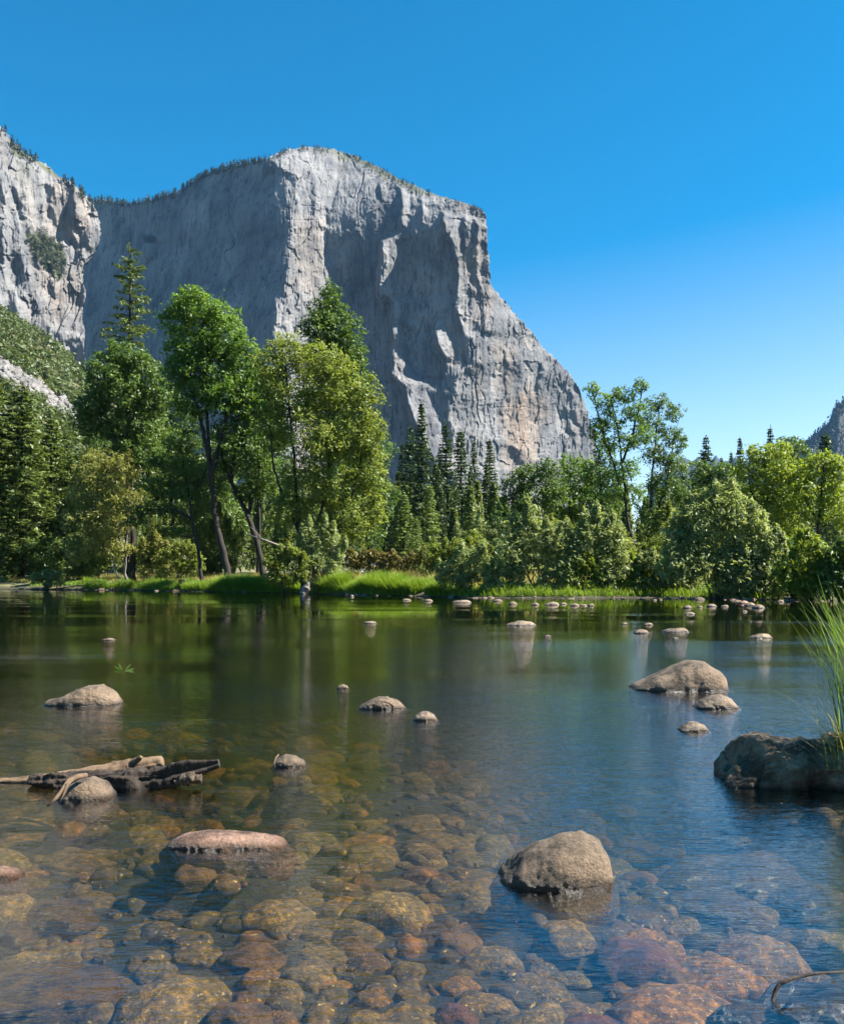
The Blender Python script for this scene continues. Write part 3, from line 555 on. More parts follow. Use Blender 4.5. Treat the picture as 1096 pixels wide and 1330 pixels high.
for px, top, w_, Yt_, lb in [(222, 500, 60, 108, 'dark tree filling the gap left of the tall bright trunk'), (335, 470, 56, 108, 'dark tree behind the crown gap right of the tall bright tree'), (478, 540, 50, 112, 'dark tree behind the right flank of the yellow-green alder'), (126, 560, 60, 112, 'dark tree behind the pale olive willow'), (275, 560, 60, 112, 'dark tree directly behind the tall bright trunk')]:
    tree('oak_tree', lb, 'tree', Yt_, (px, 742), [[(px, 745), (px+3, 680), (px-2, 620), (px, top+25)]], [(px, top+18, w_*.35, 20), (px-w_*.35, top+50, w_*.4, 28), (px+w_*.35, top+45, w_*.4, 28), (px, top+75, w_*.55, 34), (px-w_*.3, top+115, w_*.5, 36), (px+w_*.35, top+110, w_*.5, 36), (px, top+150, w_*.6, 30)], M['oak'], M['bark'], .25, .15, .07, 2.4, 300+px, 'dark trees behind the left bank')
# dead-topped fir
fp = conifer_parts(36.6, 4.6, 74, M['cedar'], M['bark'], bare=.3, dens=1.5, L=.3, Wd=.09, droop=.35, sparse=.45, power=.5)
conifer_thing('fir_tree', 'thin sparse dead-topped fir standing up against the shaded cliff', fp, place(168, 100))
# left cedars
cp = [conifer_parts(20, 3.6, 80+i, M['cedar'], M['bark'], bare=.06, dens=1.5, L=.26, Wd=.09, droop=[.55, .75, .4][i], power=.6, sparse=.18) for i in range(3)]
first = {}
def put(kind, parts, name, px, top, Yt, label, group, fat=1., H0=20., rz=None):
    loc = place(px, Yt); s = height_to(top, Yt, loc[2])/H0; i = len(first)
    if id(parts[0]) not in first: r = conifer_thing(name, label, parts, loc, group); first[id(parts[0])] = r
    else: r = dup(first[id(parts[0])], loc, 0, (1, 1, 1), label, group)
    r.rotation_euler[2] = (px*1.7 % 6.28) if rz is None else rz; r.scale = (s*fat, s*fat, s); r.rotation_euler[0] = .03*math.sin(px*3.1); r.rotation_euler[1] = .03*math.cos(px*2.3); return r
GL = 'soft cedars along the left edge'
for j, (px, top, Yt, fat, lb) in enumerate([(28, 500, 106, 1.25, 'second cedar from the left edge, drooping and mid green'), (-14, 492, 104, 1.4, 'cedar cut off by the left edge of the photo'), (66, 542, 110, 1.2, 'shorter cedar just left of the pale olive willow'), (92, 560, 114, 1.1, 'cedar half hidden behind the pale olive willow')]):
    put('cedar', cp[j % 3], 'cedar_tree', px, top, Yt, lb, GL, fat)
# mid conifers
dp = [conifer_parts(20, 2.75, 90+i, M['conifer'], M['bark'], bare=.05+.02*i, dens=1.25, L=.3, Wd=.1, droop=[.4, .25, .6, .35, .5, .15][i], sparse=[0, .12, .05, .2, .1, .25][i], power=[.85, .7, 1., .8, .6, .9][i]) for i in range(6)]
GM = 'dark conifers below the cliff in the middle'
mids = [(551, 522, 138, 1., 'tallest dark conifer in the middle'), (531, 552, 146, .95, 'dark conifer just left of the tallest one'), (515, 575, 150, .9, 'dark conifer two left of the tallest one'), (585, 548, 142, 1.05, 'broad dark conifer right of the tallest one'),
        (602, 558, 150, .9, 'dark conifer second right of the tallest one'), (618, 572, 155, .9, 'narrow dark conifer third right of the tallest one'), (640, 571, 160, 1.15, 'rightmost dark conifer with clear tiers against the pale cliff'), (566, 585, 158, .9, 'short dark conifer between the two tallest'),
        (500, 588, 150, 1., 'dark conifer half hidden beside the yellow-green alder'), (628, 600, 140, 1., 'short dark conifer in front of the rightmost ones'), (572, 600, 132, 1., 'short conifer in front of the tallest ones'), (609, 605, 134, 1.05, 'dark conifer standing low before the row')]
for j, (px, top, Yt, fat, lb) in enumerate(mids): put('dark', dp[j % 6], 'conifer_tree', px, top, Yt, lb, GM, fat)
pp_ = [conifer_parts(12, 2.4, 110+i, M['pine'], M['bark'], bare=.1, dens=1.3, L=.2, Wd=.06, droop=.15, power=.7) for i in range(2)]
for px, top, Yt, lb, k_ in [(524, 640, 100, 'young pale green pine left of its taller twin', 0), (553, 628, 104, 'young pale green pine with a bare visible trunk', 1), (540, 672, 96, 'small pale green pine low between the two taller ones', 0)]:
    put('young', pp_[k_], 'pine_tree', px, top, Yt, lb, 'young pale pines in the middle', 1.1, 12.)
GR = 'conifers above the right trees'
for j, (px, top, Yt, fat, lb) in enumerate([(912, 566, 190, 1.15, 'lone blue-green conifer spire beside the tall sparse trees'), (962, 568, 200, 1., 'slim conifer left of the darkest right spire'), (994, 553, 170, .9, 'dark conifer spire above the yellow-green trees'), (1075, 563, 165, 1.15, 'dark rounded conifer near the right edge'), (938, 592, 230, 1., 'small far conifer between two spires'), (948, 588, 240, .9, 'small far conifer left of the slim one'), (884, 600, 230, 1., 'small conifer behind the tall sparse trees'), (1100, 590, 180, 1.1, 'conifer cut off by the right edge')]):
    put('dark', dp[(j+1) % 6], 'conifer_tree', px, top, Yt, lb, GR, fat)
# --- middle and right broadleaf trees
tree('alder_tree', 'rounded mid green tree right of the dark conifers', 'tree', 100, (690, 735), [[(690, 745), (690, 690), (688, 640), (685, 610)], [(690, 690), (710, 650), (715, 615)]],
     [(690, 615, 26, 16), (712, 608, 18, 14), (668, 632, 22, 18), (700, 645, 34, 24), (665, 660, 26, 20), (720, 640, 20, 24)], M['oak'], M['bark'], .25, .14, .065, 2.8, 21)
tree('alder_tree', 'pale green tree with thin top behind the vase-shaped willow', 'tree', 105, (740, 735), [[(740, 745), (742, 690), (738, 640), (735, 600)], [(740, 690), (760, 650), (765, 610)]],
     [(738, 605, 20, 18), (762, 605, 18, 14), (750, 630, 32, 22), (730, 650, 30, 24), (770, 640, 22, 26), (745, 680, 36, 26)], M['maple'], M['bark'], .22, .14, .065, 2.5, 22)
tree('oak_tree', 'dark shaded tree at the foot of the cliff left of the tall sparse trees', 'tree', 96, (785, 735), [[(785, 745), (784, 690), (780, 640), (778, 590)]],
     [(778, 570, 12, 14), (785, 592, 18, 16), (775, 615, 24, 18), (795, 625, 22, 22), (785, 655, 32, 24), (770, 680, 28, 22)], M['oak'], M['bark'], .25, .14, .065, 2.5, 23)
tree('ash_tree', 'tall thin airy tree with a feathery top against the sky, left of two', 'tree', 78, (824, 738), [[(826, 748), (822, 712), (814, 670), (810, 630), (806, 585), (800, 545), (792, 512)], [(808, 600), (822, 560), (832, 515), (838, 495)], [(812, 650), (795, 600), (780, 550), (768, 500)]],
     [(770, 505, 12, 12), (788, 520, 22, 14), (812, 512, 20, 12), (832, 500, 14, 10), (795, 545, 26, 16), (825, 535, 22, 16), (778, 555, 16, 14), (806, 575, 28, 16), (835, 565, 18, 16), (810, 610, 24, 18), (795, 640, 20, 16), (825, 640, 18, 16)],
     M['maple'], M['bark'], .16, .1, .04, 2.7, 24, sub_r=.36, gap=.15)
tree('ash_tree', 'tall thin airy tree standing right of its near twin', 'tree', 80, (850, 738), [[(851, 748), (848, 700), (845, 650), (848, 600), (852, 560), (856, 525)], [(847, 680), (862, 640), (872, 590), (878, 555)]],
     [(855, 525, 20, 14), (875, 538, 14, 14), (845, 550, 20, 16), (868, 565, 22, 16), (885, 575, 10, 14), (850, 590, 24, 18), (875, 605, 20, 20), (855, 630, 26, 20), (880, 640, 18, 20), (845, 665, 24, 20), (870, 680, 26, 22)],
     M['oak'], M['bark'], .15, .1, .04, 2.6, 25, sub_r=.36, gap=.12)
tree('maple_tree', 'bright yellow-green tree behind the big silvery willow', 'tree', 95, (1000, 735), [[(1000, 745), (1000, 690), (996, 640), (992, 590)], [(1000, 690), (1020, 640), (1030, 600)], [(998, 680), (975, 640), (970, 610)]],
     [(985, 590, 24, 16), (1012, 585, 22, 16), (970, 612, 22, 18), (1000, 615, 32, 20), (1030, 610, 22, 20), (985, 645, 34, 24), (1020, 645, 30, 24), (1000, 685, 44, 28)], M['bright'], M['bark'], .25, .14, .07, 2.8, 26)
tree('maple_tree', 'yellow-green tree at the right edge with a dark hollow in its crown', 'tree', 92, (1062, 738), [[(1060, 748), (1062, 690), (1066, 640), (1070, 600)], [(1062, 680), (1040, 640), (1035, 620)]],
     [(1072, 598, 26, 14), (1050, 615, 24, 16), (1090, 615, 24, 24), (1040, 640, 22, 20), (1075, 640, 26, 22), (1055, 665, 26, 18), (1095, 665, 22, 26)], M['bright'], M['bark'], .24, .14, .07, 2.6, 27)
tree('oak_tree', 'dark broadleaf tree between the sparse trees and the yellow-green ones', 'tree', 112, (925, 735), [[(925, 745), (926, 690), (924, 640), (922, 610)]],
     [(912, 612, 22, 16), (940, 615, 24, 18), (925, 640, 36, 24), (900, 650, 24, 24), (955, 645, 24, 24), (925, 680, 46, 26)], M['oak'], M['bark'], .25, .15, .07, 2.8, 28)
tree('oak_tree', 'dark green crown peeping up behind the yellow-green tree on the right', 'tree', 118, (1025, 735), [[(1025, 745), (1025, 690), (1022, 620), (1020, 580)]],
     [(1022, 578, 22, 12), (1036, 590, 20, 16), (1010, 600, 24, 20), (1035, 625, 28, 24), (1055, 650, 28, 26)], M['oak'], M['bark'], .25, .15, .07, 2.8, 29)
# --- shrubs along the far bank
def shrub(label, Yt, px, w, top, leaf, seed, base=752, L=.12, Wd=.035, cover=2.6, group=None, vase=False, name='willow_shrub', bark='bark', n=7, gap=.14, droop=.4):
    if Yt <= 72: xs_ = PX(px, Yt); Yt = float(shore(xs_))+1.6; base = HY+(CAMZ-.15)/Yt*F
    rng = np.random.default_rng(seed); h = base-top; cl = []
    for i in range(n):
        t = i/(n-1)*2-1; cl.append((px+t*w*.38, top+h*(.2+.2*abs(t)+rng.uniform(-.06, .2)), w*.15*rng.uniform(.7, 1.25), h*.2*rng.uniform(.8, 1.2)))
    if not vase:
        for i in range(n+3): t = rng.uniform(-1, 1); cl.append((px+t*w*.4, top+h*rng.uniform(.55, .95), w*.17, h*.2))
    else:
        for i in range(n//2): t = rng.uniform(-1, 1); cl.append((px+t*w*.3, top+h*rng.uniform(.4, .62), w*.16, h*.18))
    cl += [(c_[0]+rng.normal()*w*.06, c_[1]-c_[3]*.75, c_[2]*.3, c_[3]*.55) for c_ in cl[:n]]
    st = [[(px+rng.uniform(-.06, .06)*w, base+1), (px+t*w*.18, base-h*.35), (px+t*w*.36, base-h*.72)] for t in np.linspace(-1, 1, 6)]
    return tree(name, label, 'shrub', Yt, (px, base), st, cl, leaf, M[bark], .05, L, Wd, cover, seed, group, sub_r=.3, droop=droop, trunkname='stem', gap=gap)
shrub('vase-shaped pale willow with dark fanning stems at the water', 65, 692, 98, 648, M['willow'], 41, 765, vase=True, cover=2.2, n=9)
shrub('large silvery willow leaning over the right shore, biggest of the bank shrubs', 66, 932, 150, 628, M['willow'], 42, 762, cover=2.2, n=14, gap=.2)
shrub('pale leafy shrub at the water left of the vase-shaped willow', 64, 606, 84, 704, M['willow'], 43, 768, L=.1, cover=2.4)
shrub('pale willow clump behind and left of the vase-shaped willow', 78, 632, 90, 668, M['willow'], 44, 752)
shrub('grey-green willow clump between the vase-shaped willow and the sparse trees', 70, 768, 96, 650, M['willow'], 45, 757, n=9)
shrub('bright low green shrub at the foot of the tall sparse trees', 66, 806, 76, 706, M['bright'], 46, 764)
shrub('low silvery shrub at the shore under the big silvery willow', 64, 846, 56, 716, M['willow'], 47, 766, L=.1)
shrub('bright low shrub at the shore right of the vase-shaped willow', 64, 752, 60, 718, M['bright'], 48, 766, L=.1)
shrub('shaggy silvery shrub at the right end of the big silvery willow', 62, 1000, 80, 690, M['willow'], 49, 768, L=.1)
shrub('yellow-green shrub near the right edge above the stony shore', 66, 1052, 90, 690, M['bright'], 50, 762)
shrub('dark shrub at the right edge behind the tall near grass', 64, 1092, 60, 700, M['oak'], 51, 764)
shrub('dark shrub under the yellow-green trees near the right edge', 80, 1040, 70, 690, M['oak'], 58, 752)
shrub('rounded pale grey-green shrub at the foot of the yellow-green alder', 74, 415, 66, 672, M['willow'], 52, 757)
shrub('olive and brown hedge bush left of the yellow bank hedge', 76, 482, 66, 708, M['hedge'], 53, 752, name='hedge_shrub')
shrub('yellowish hedge bush above the bright grass strip', 76, 540, 80, 712, M['hedge'], 54, 752, name='hedge_shrub')
shrub('yellow-green hedge bush right of the brown one', 74, 590, 60, 712, M['alder'], 55, 752, name='hedge_shrub')
shrub('low yellow-green bush at the left among the trunks', 92, 205, 60, 690, M['pale'], 57, 745)
shrub('low bright shrub over the snag at the bank', 73, 372, 60, 706, M['alder'], 59, 755)
shrub('small green plants on the left gravel bar', 92, 62, 46, 738, M['willow'], 60, 760, L=.08)
shrub('dark bush behind the left gravel bar', 104, 40, 90, 690, M['oak'], 61, 748)
shrub('bush filling under the pale olive willow', 96, 100, 70, 690, M['shade_leaf'], 62, 752)
shrub('leafy bush under the layered small tree', 90, 235, 60, 700, M['alder'], 63, 747)
shrub('shaded bush behind the tall tree trunk', 98, 285, 60, 660, M['shade_leaf'], 64, 745)
shrub('dusky bush under the rounded dark tree', 104, 190, 70, 640, M['shade_leaf'], 65, 745)
shrub('willow clump below the dark conifers', 90, 655, 70, 655, M['oak'], 66, 748)
shrub('leafy bush behind the grey-green willow clump', 86, 730, 80, 660, M['alder'], 67, 750)
shrub('yellow-green bush between the sparse trees and the big silvery willow', 76, 870, 80, 660, M['alder'], 68, 752)
for px, w_, top, mt, sd, lb in [(655, 56, 726, 'willow', 202, 'low pale shrub at the waterline just left of the vase-shaped willow'), (724, 54, 728, 'willow', 203, 'low shrub at the waterline just right of the vase-shaped willow'), (786, 60, 724, 'alder', 204, 'low yellow-green shrub at the waterline below the grey-green willow clump'), (826, 50, 730, 'bright', 205, 'low bright shrub at the waterline in front of the tall sparse trees'), (884, 66, 716, 'willow', 206, 'low silvery shrub at the waterline at the left foot of the big silvery willow'),
        (972, 62, 718, 'willow', 207, 'low silvery shrub at the waterline at the right foot of the big silvery willow'), (1030, 60, 722, 'alder', 208, 'low yellow-green shrub at the waterline behind the gravel bar'), (1078, 60, 716, 'bright', 209, 'low bright shrub at the waterline near the tall right grass')]:
    shrub(lb, 64, px, w_, top, M[mt], sd, 768, L=.1, gap=.15, n=6)
for px, w_, top, mt, sd, lb in [(600, 110, 690, 'alder', 211, 'broad yellow-green bush behind the pale leafy shrub'), (700, 120, 680, 'willow', 212, 'broad bush behind the vase-shaped willow stems'), (800, 110, 685, 'alder', 213, 'broad bush behind the feet of the tall sparse trees'), (900, 120, 680, 'alder', 214, 'broad bush behind the left half of the big silvery willow'), (1000, 110, 690, 'bright', 215, 'broad bright bush behind the right half of the big silvery willow')]:
    shrub(lb, 73, px, w_, top, M[mt], sd, 755, n=8, gap=.1)
# ------------------------------------------------------------------ far woods, scrubby hillside, ridge
def cloud_tree(rng, h, R, n, L, Wd, cone=True):
    t = rng.uniform(0, 1, n)**.8; ph = rng.uniform(0, 6.283, n)
    prof = (1-t)**.8*(.75+.25*np.cos(t*h*1.3)**2) if cone else np.sqrt(np.clip(1-(2*t-1)**2, 0, 1))
    r = R*prof*np.sqrt(rng.uniform(.25, 1, n))+.1
    C = np.stack([r*np.cos(ph), r*np.sin(ph), h*(.06+.94*t)], 1); nr = np.stack([np.cos(ph)*.6, np.sin(ph)*.6, np.full(n, .7)], 1)
    V, f = leafset(C, nr, L, Wd, rng, .5, .4); return V, np.repeat(np.clip(rng.normal(.45, .22, n)+rng.normal()*.2, 0, 1), 4)
rng = np.random.default_rng(5); VV, TT = [], []
for i in range(330):
    px = rng.uniform(-60, 1160); Yt = rng.uniform(125, 290); top = np.interp(px, [-60, 60, 150, 250, 480, 520, 640, 680, 900, 1160], [560, 580, 600, 590, 600, 615, 625, 640, 622, 618])+rng.uniform(0, 60)
    b = place(px, Yt); h = max(6, height_to(top, Yt, b[2])); v, t = cloud_tree(rng, h, h*rng.uniform(.13, .2), 900, .45, .16, rng.uniform() < .7); VV.append(v+b); TT.append(t)
VV = np.concatenate(VV); tag(mesh_np('forest', VV, np.arange(len(VV)).reshape(-1, 4), M['shade_leaf'], attr={'tint': np.concatenate(TT)}), 'dark mixed forest filling the valley behind the bank trees', 'forest', kind='stuff')

# hillside at the left: rises away from the river to the foot of the wall
HTOP = ([-200, -80, 0, 40, 80, 115, 150, 220, 300, 400, 470], [300, 362, 404, 426, 455, 486, 520, 575, 630, 690, 730])
def hill_pt(px, t):
    px = np.asarray(px, float); t = np.asarray(t, float); top = np.interp(px, *HTOP)+4*fbm(px*.05, 2., 0, 77, 3)
    Yh = 190+(720-190)*t**1.15; z1 = CAMZ-(top-HY)/F*720; z = 1.5+(z1-1.5)*t**1.12
    z = z+(6*fbm(px*.03, t*7, 0, 70, 4))*t*(1-t)*3
    Xh = (px-CX)/F*Yh; return np.stack([Xh, Yh, z], -1)
PXg, Tg = np.meshgrid(np.linspace(-200, 470, 190), np.concatenate([np.linspace(0, 1, 130), [1.05, 1.2]])); n, m = PXg.shape; i = np.arange(n*m).reshape(n, m)
H = hill_pt(PXg, np.minimum(Tg, 1)); back = np.clip(Tg-1, 0, 1); H[..., 1] += back*600; H[..., 0] -= back*300; H[..., 2] -= back*200
tag(mesh_np('hillside', H, np.stack([i[:-1, :-1], i[:-1, 1:], i[1:, 1:], i[1:, :-1]], -1).reshape(-1, 4), M['hill'], smooth_=True), kind='structure')
def hpy(p): return HY-(p[..., 2]-CAMZ)*F/p[..., 1]
def hpx(p): return CX+p[..., 0]*F/p[..., 1]
def intalus(px, py):
    c = np.interp(px, [-60, 0, 30, 60, 90, 105], [440, 482, 497, 515, 535, 552]); wv = np.interp(px, [-60, 0, 60, 90, 110], [16, 15, 11, 11, 6]); return np.abs(py-c+3*fbm(np.asarray(px)*.1, np.asarray(py)*.1, 0, 31, 2)) < wv
VV, TT, QV, QF, qn = [], [], [], [], 0
pxs = rng.uniform(-150, 330, 5200); ts = rng.uniform(.1, 1., 5200)**.8; pts = hill_pt(pxs, ts); ins = intalus(pxs, hpy(pts))
cube = np.array([[-1, -1, -1], [1, -1, -1], [1, 1, -1], [-1, 1, -1], [-1, -1, 1], [1, -1, 1], [1, 1, 1], [-1, 1, 1]], float); cf = np.array([[0, 3, 2, 1], [4, 5, 6, 7], [0, 1, 5, 4], [1, 2, 6, 5], [2, 3, 7, 6], [3, 0, 4, 7]])
for p, bad in zip(pts, ins):
    if bad or vnoise(p[0]*.02, p[1]*.02, 0, 91)+rng.normal()*.4 < -.45: continue
    r = rng.uniform(1.3, 3.6)*(1+.6*(rng.uniform() < .2)); c, d = blob_leaves(p+[0, 0, r*.5], r, 46, rng, .8); v, f = leafset(c, d+[0, 0, .6], .62*r*.5, .3*r*.5, rng, .5); VV.append(v); TT.append(np.repeat(np.clip(rng.normal(.4, .2, 46)+rng.normal()*.25, 0, 1), 4))
VV = np.concatenate(VV); tag(mesh_np('scrub', VV, np.arange(len(VV)).reshape(-1, 4), M['scrub'], attr={'tint': np.concatenate(TT)}), 'green and brown scrub covering the left hillside', 'scrub', kind='stuff')
pxs = rng.uniform(-120, 115, 9000); ts = rng.uniform(.2, .95, 9000); pts = hill_pt(pxs, ts); ins = intalus(pxs, hpy(pts))
for p in pts[ins]:
    s = rng.uniform(.35, 1.3, 3)*rng.uniform(.5, 1.3); R3 = np.linalg.qr(rng.normal(size=(3, 3)))[0]; QV.append((cube*s*rng.uniform(.7, 1.2, (8, 1)))@R3.T+p+[0, 0, .5]); QF.append(cf+qn); qn += 8
tag(mesh_np('talus', np.concatenate(QV), np.concatenate(QF), M['talus']), 'grey strip of broken talus rock running down the left hillside', 'talus', kind='stuff')

# trees on the cliff tops
def top_row(outl, Yf, lo, hi, n, hmin, hmax, dens, seed, jit=3):
    rng = np.random.default_rng(seed); ox = [p[0] for p in outl]; oy = [p[1] for p in outl]; V, T = [], []
    for px in rng.uniform(lo, hi, n):
        if vnoise(px*.09, seed)+dens < 0: continue
        py = np.interp(px, ox, oy)+abs(rng.normal())*jit+.5; Yt = Yf(px, py+3)+rng.uniform(-2, 6); h = rng.uniform(hmin, hmax)
        v, t = cloud_tree(rng, h, h*.2, 60, h*.09, h*.045); V.append(v+P(px, py+1.2, Yt)); T.append(t)
    return V, T
a = top_row(TOP, elY, 112, 345, 380, 9, 20, .75, 3); b = top_row(TOP, elY, 345, 628, 380, 5, 13, .3, 4, 4); c = top_row(left_o[2:13], leftY, 2, 122, 130, 7, 16, .35, 6, 5)
VV = np.concatenate(a[0]+b[0]+c[0]); tag(mesh_np('clifftop_trees', VV, np.arange(len(VV)).reshape(-1, 4), M['farwood'], attr={'tint': np.concatenate(a[1]+b[1]+c[1])}), 'tiny conifers fringing the tops of the granite cliffs', 'trees', kind='stuff')
V, T = [], []
for i in range(420):
    px, py = rng.normal(60, 17), rng.normal(332, 18)
    if not inpoly([(29, 300), (50, 292), (82, 318), (92, 362), (72, 368), (44, 334)], np.array([px]), np.array([py]))[0]: continue
    h = rng.uniform(4, 9); v, t = cloud_tree(rng, h, h*.35, 50, h*.12, h*.06, False); V.append(v+P(px, py, leftY(px, py)-2)); T.append(t)
for i in range(60):
    px, py = rng.uniform(187, 203), 313+rng.normal()*2; h = rng.uniform(5, 10); v, t = cloud_tree(rng, h, h*.3, 50, h*.1, h*.05, False); V.append(v+P(px, py, elY(px, py)-3)); T.append(t)
VV = np.concatenate(V); tag(mesh_np('ledge_scrub', VV, np.arange(len(VV)).reshape(-1, 4), M['farwood'], attr={'tint': np.concatenate(T)}), 'scrub growing on the ledges of the sunlit left wall', 'scrub', kind='stuff')

# far ridges down the valley
def ridge(name, prof, Yr, depth, seed, label):
    px = np.linspace(prof[0][0], prof[-1][0], 260); top = np.interp(px, [p[0] for p in prof], [p[1] for p in prof]); t = np.linspace(0, 1, 60)
    PXr, Tr = np.meshgrid(px, t); Tp = np.broadcast_to(top, PXr.shape); Yy = Yr-depth*(1-Tr)
    z1 = -(Tp-HY)/F*Yr; z = z1*Tr**1.15+Yr*.006*fbm(PXr*.07, Tr*4, 0, seed, 5)*Tr
    V = np.stack([(PXr-CX)/F*Yy, Yy, z], -1); n, m = PXr.shape; i = np.arange(n*m).reshape(n, m); qd = [np.stack([i[:-1, :-1], i[:-1, 1:], i[1:, 1:], i[1:, :-1]], -1).reshape(-1, 4)]
    bk = V[-1]*1.2; bk[:, 2] = 0; V = np.concatenate([V.reshape(-1, 3), bk]); a = i[-1]; b_ = n*m+np.arange(m); qd.append(np.stack([a[:-1], a[1:], b_[1:], b_[:-1]], -1))
    o = mesh_np(name, V, qd, M['ridge'], smooth_=True); tag(o, label, kind='structure'); return V[:n*m].reshape(n, m, 3)
ra = ridge('ridge', [(960, 640), (985, 612), (1010, 596), (1028, 584), (1041, 574), (1054, 564), (1066, 555), (1077, 546), (1083, 537), (1087, 529), (1100, 526), (1120, 526), (1180, 480), (1300, 430)], 4200, 1500, 61, 'hazy blue forested mountain at the right edge')
rb = ridge('hills', [(840, 640), (868, 605), (885, 592), (905, 590), (925, 597), (960, 596), (1000, 600), (1060, 605), (1120, 620)], 7000, 1500, 62, 'low hazy blue hills far down the valley')
V, T = [], []
for i in range(4200):
    r_, c_ = int(59-53*rng.uniform()**1.6), rng.integers(0, 200)
    p = ra[r_, c_]; h = rng.uniform(14, 32); v, t = cloud_tree(rng, h, h*.22, 14, h*.16, h*.1); V.append(v+p+[rng.uniform(-8, 8), 0, -3]); T.append(t)
VV = np.concatenate(V); tag(mesh_np('ridge_forest', VV, np.arange(len(VV)).reshape(-1, 4), M['ridgewood'], attr={'tint': np.concatenate(T)}), 'dense far conifers clothing the blue mountain at the right edge', 'forest', kind='stuff')

# ------------------------------------------------------------------ grass of the far bank
def blades(pts, hts, rng, wid, lean=.35, segs=3, bend=.6, az=None):
    n = len(pts); a = rng.uniform(0, 6.283, n) if az is None else az; d = np.stack([np.cos(a), np.sin(a), 0*a], 1); s = np.stack([-np.sin(a+rng.normal(size=n)*.6), np.cos(a+rng.normal(size=n)*.6), 0*a], 1)
    ln = lean*rng.uniform(.3, 1.4, n); V = []
    for k in range(segs+1):
        t = k/segs; w = np.broadcast_to(wid, n)[:, None]*(1-t)**.8+.0004; c = pts+d*(hts*ln*(t*.35+bend*t*t))[:, None]+np.stack([0*a, 0*a, hts*(t-.28*ln*t*t*(1+bend))], 1); V += [c-s*w, c+s*w]
    V = np.stack(V, 1); b = np.arange(n)[:, None]*(2*segs+2); q = np.concatenate([np.concatenate([b+2*k, b+2*k+1, b+2*k+3, b+2*k+2], 1) for k in range(segs)]); return V.reshape(-1, 3), q
def grass(name, label, spans, mt, seed, wid=.012):
    rng = np.random.default_rng(seed); VV, QQ, TT, off = [], [], [], 0
    for p0, p1, d0, d1, n, h0, h1 in spans:
        px = rng.uniform(p0, p1, n); Y0 = np.interp(px, [0, 150, 250, 400, 590, 900, 1080], [95, 90, 82, 75, 62, 61, 55]); x = PX(px, Y0); ysn = shore(x); y = ysn+rng.uniform(d0, d1, n); x = x*y/Y0
        pr = .75+.4*fbm(x*.55, y*.55, 0, seed, 3); ok = pr > .45; x, y, pr = x[ok], y[ok], pr[ok]; z = ground_z(x, y)-.03
        v, q = blades(np.stack([x, y, z], 1), rng.uniform(h0, h1, len(x))*np.clip(pr, .4, 1.3), rng, wid*rng.uniform(.7, 1.5, len(x)), .6); VV.append(v); QQ.append(q+off); off += len(v); TT.append(np.repeat(np.clip(rng.normal(.5, .25, len(x)), 0, 1), 8))
    tag(mesh_np(name, np.concatenate(VV), np.concatenate(QQ), mt, attr={'tint': np.concatenate(TT)}), label, 'grass', kind='stuff')
grass('bank_grass', 'bright green grass hanging over the far bank', [(110, 292, .2, 4, 18000, .6, 1.2), (280, 390, .1, 3.2, 18000, .9, 1.7), (384, 440, .1, 2.8, 9000, .8, 1.5), (438, 578, .1, 2.4, 24000, .9, 1.7), (575, 1010, .2, 3.5, 14000, .4, 1.0), (1010, 1100, 1.5, 6, 5000, .6, 1.3), (40, 110, 1.5, 4, 2500, .25, .5)], M['grass'], 8, .02)
grass('meadow_grass', 'dry yellow meadow grass behind the bank trees', [(120, 420, 5, 22, 16000, .4, 1.0), (430, 660, 3.4, 12, 16000, .6, 1.5), (660, 1100, 4, 18, 12000, .5, 1.2), (0, 120, 5, 15, 5000, .3, .7)], M['drygrass'], 9, .022)

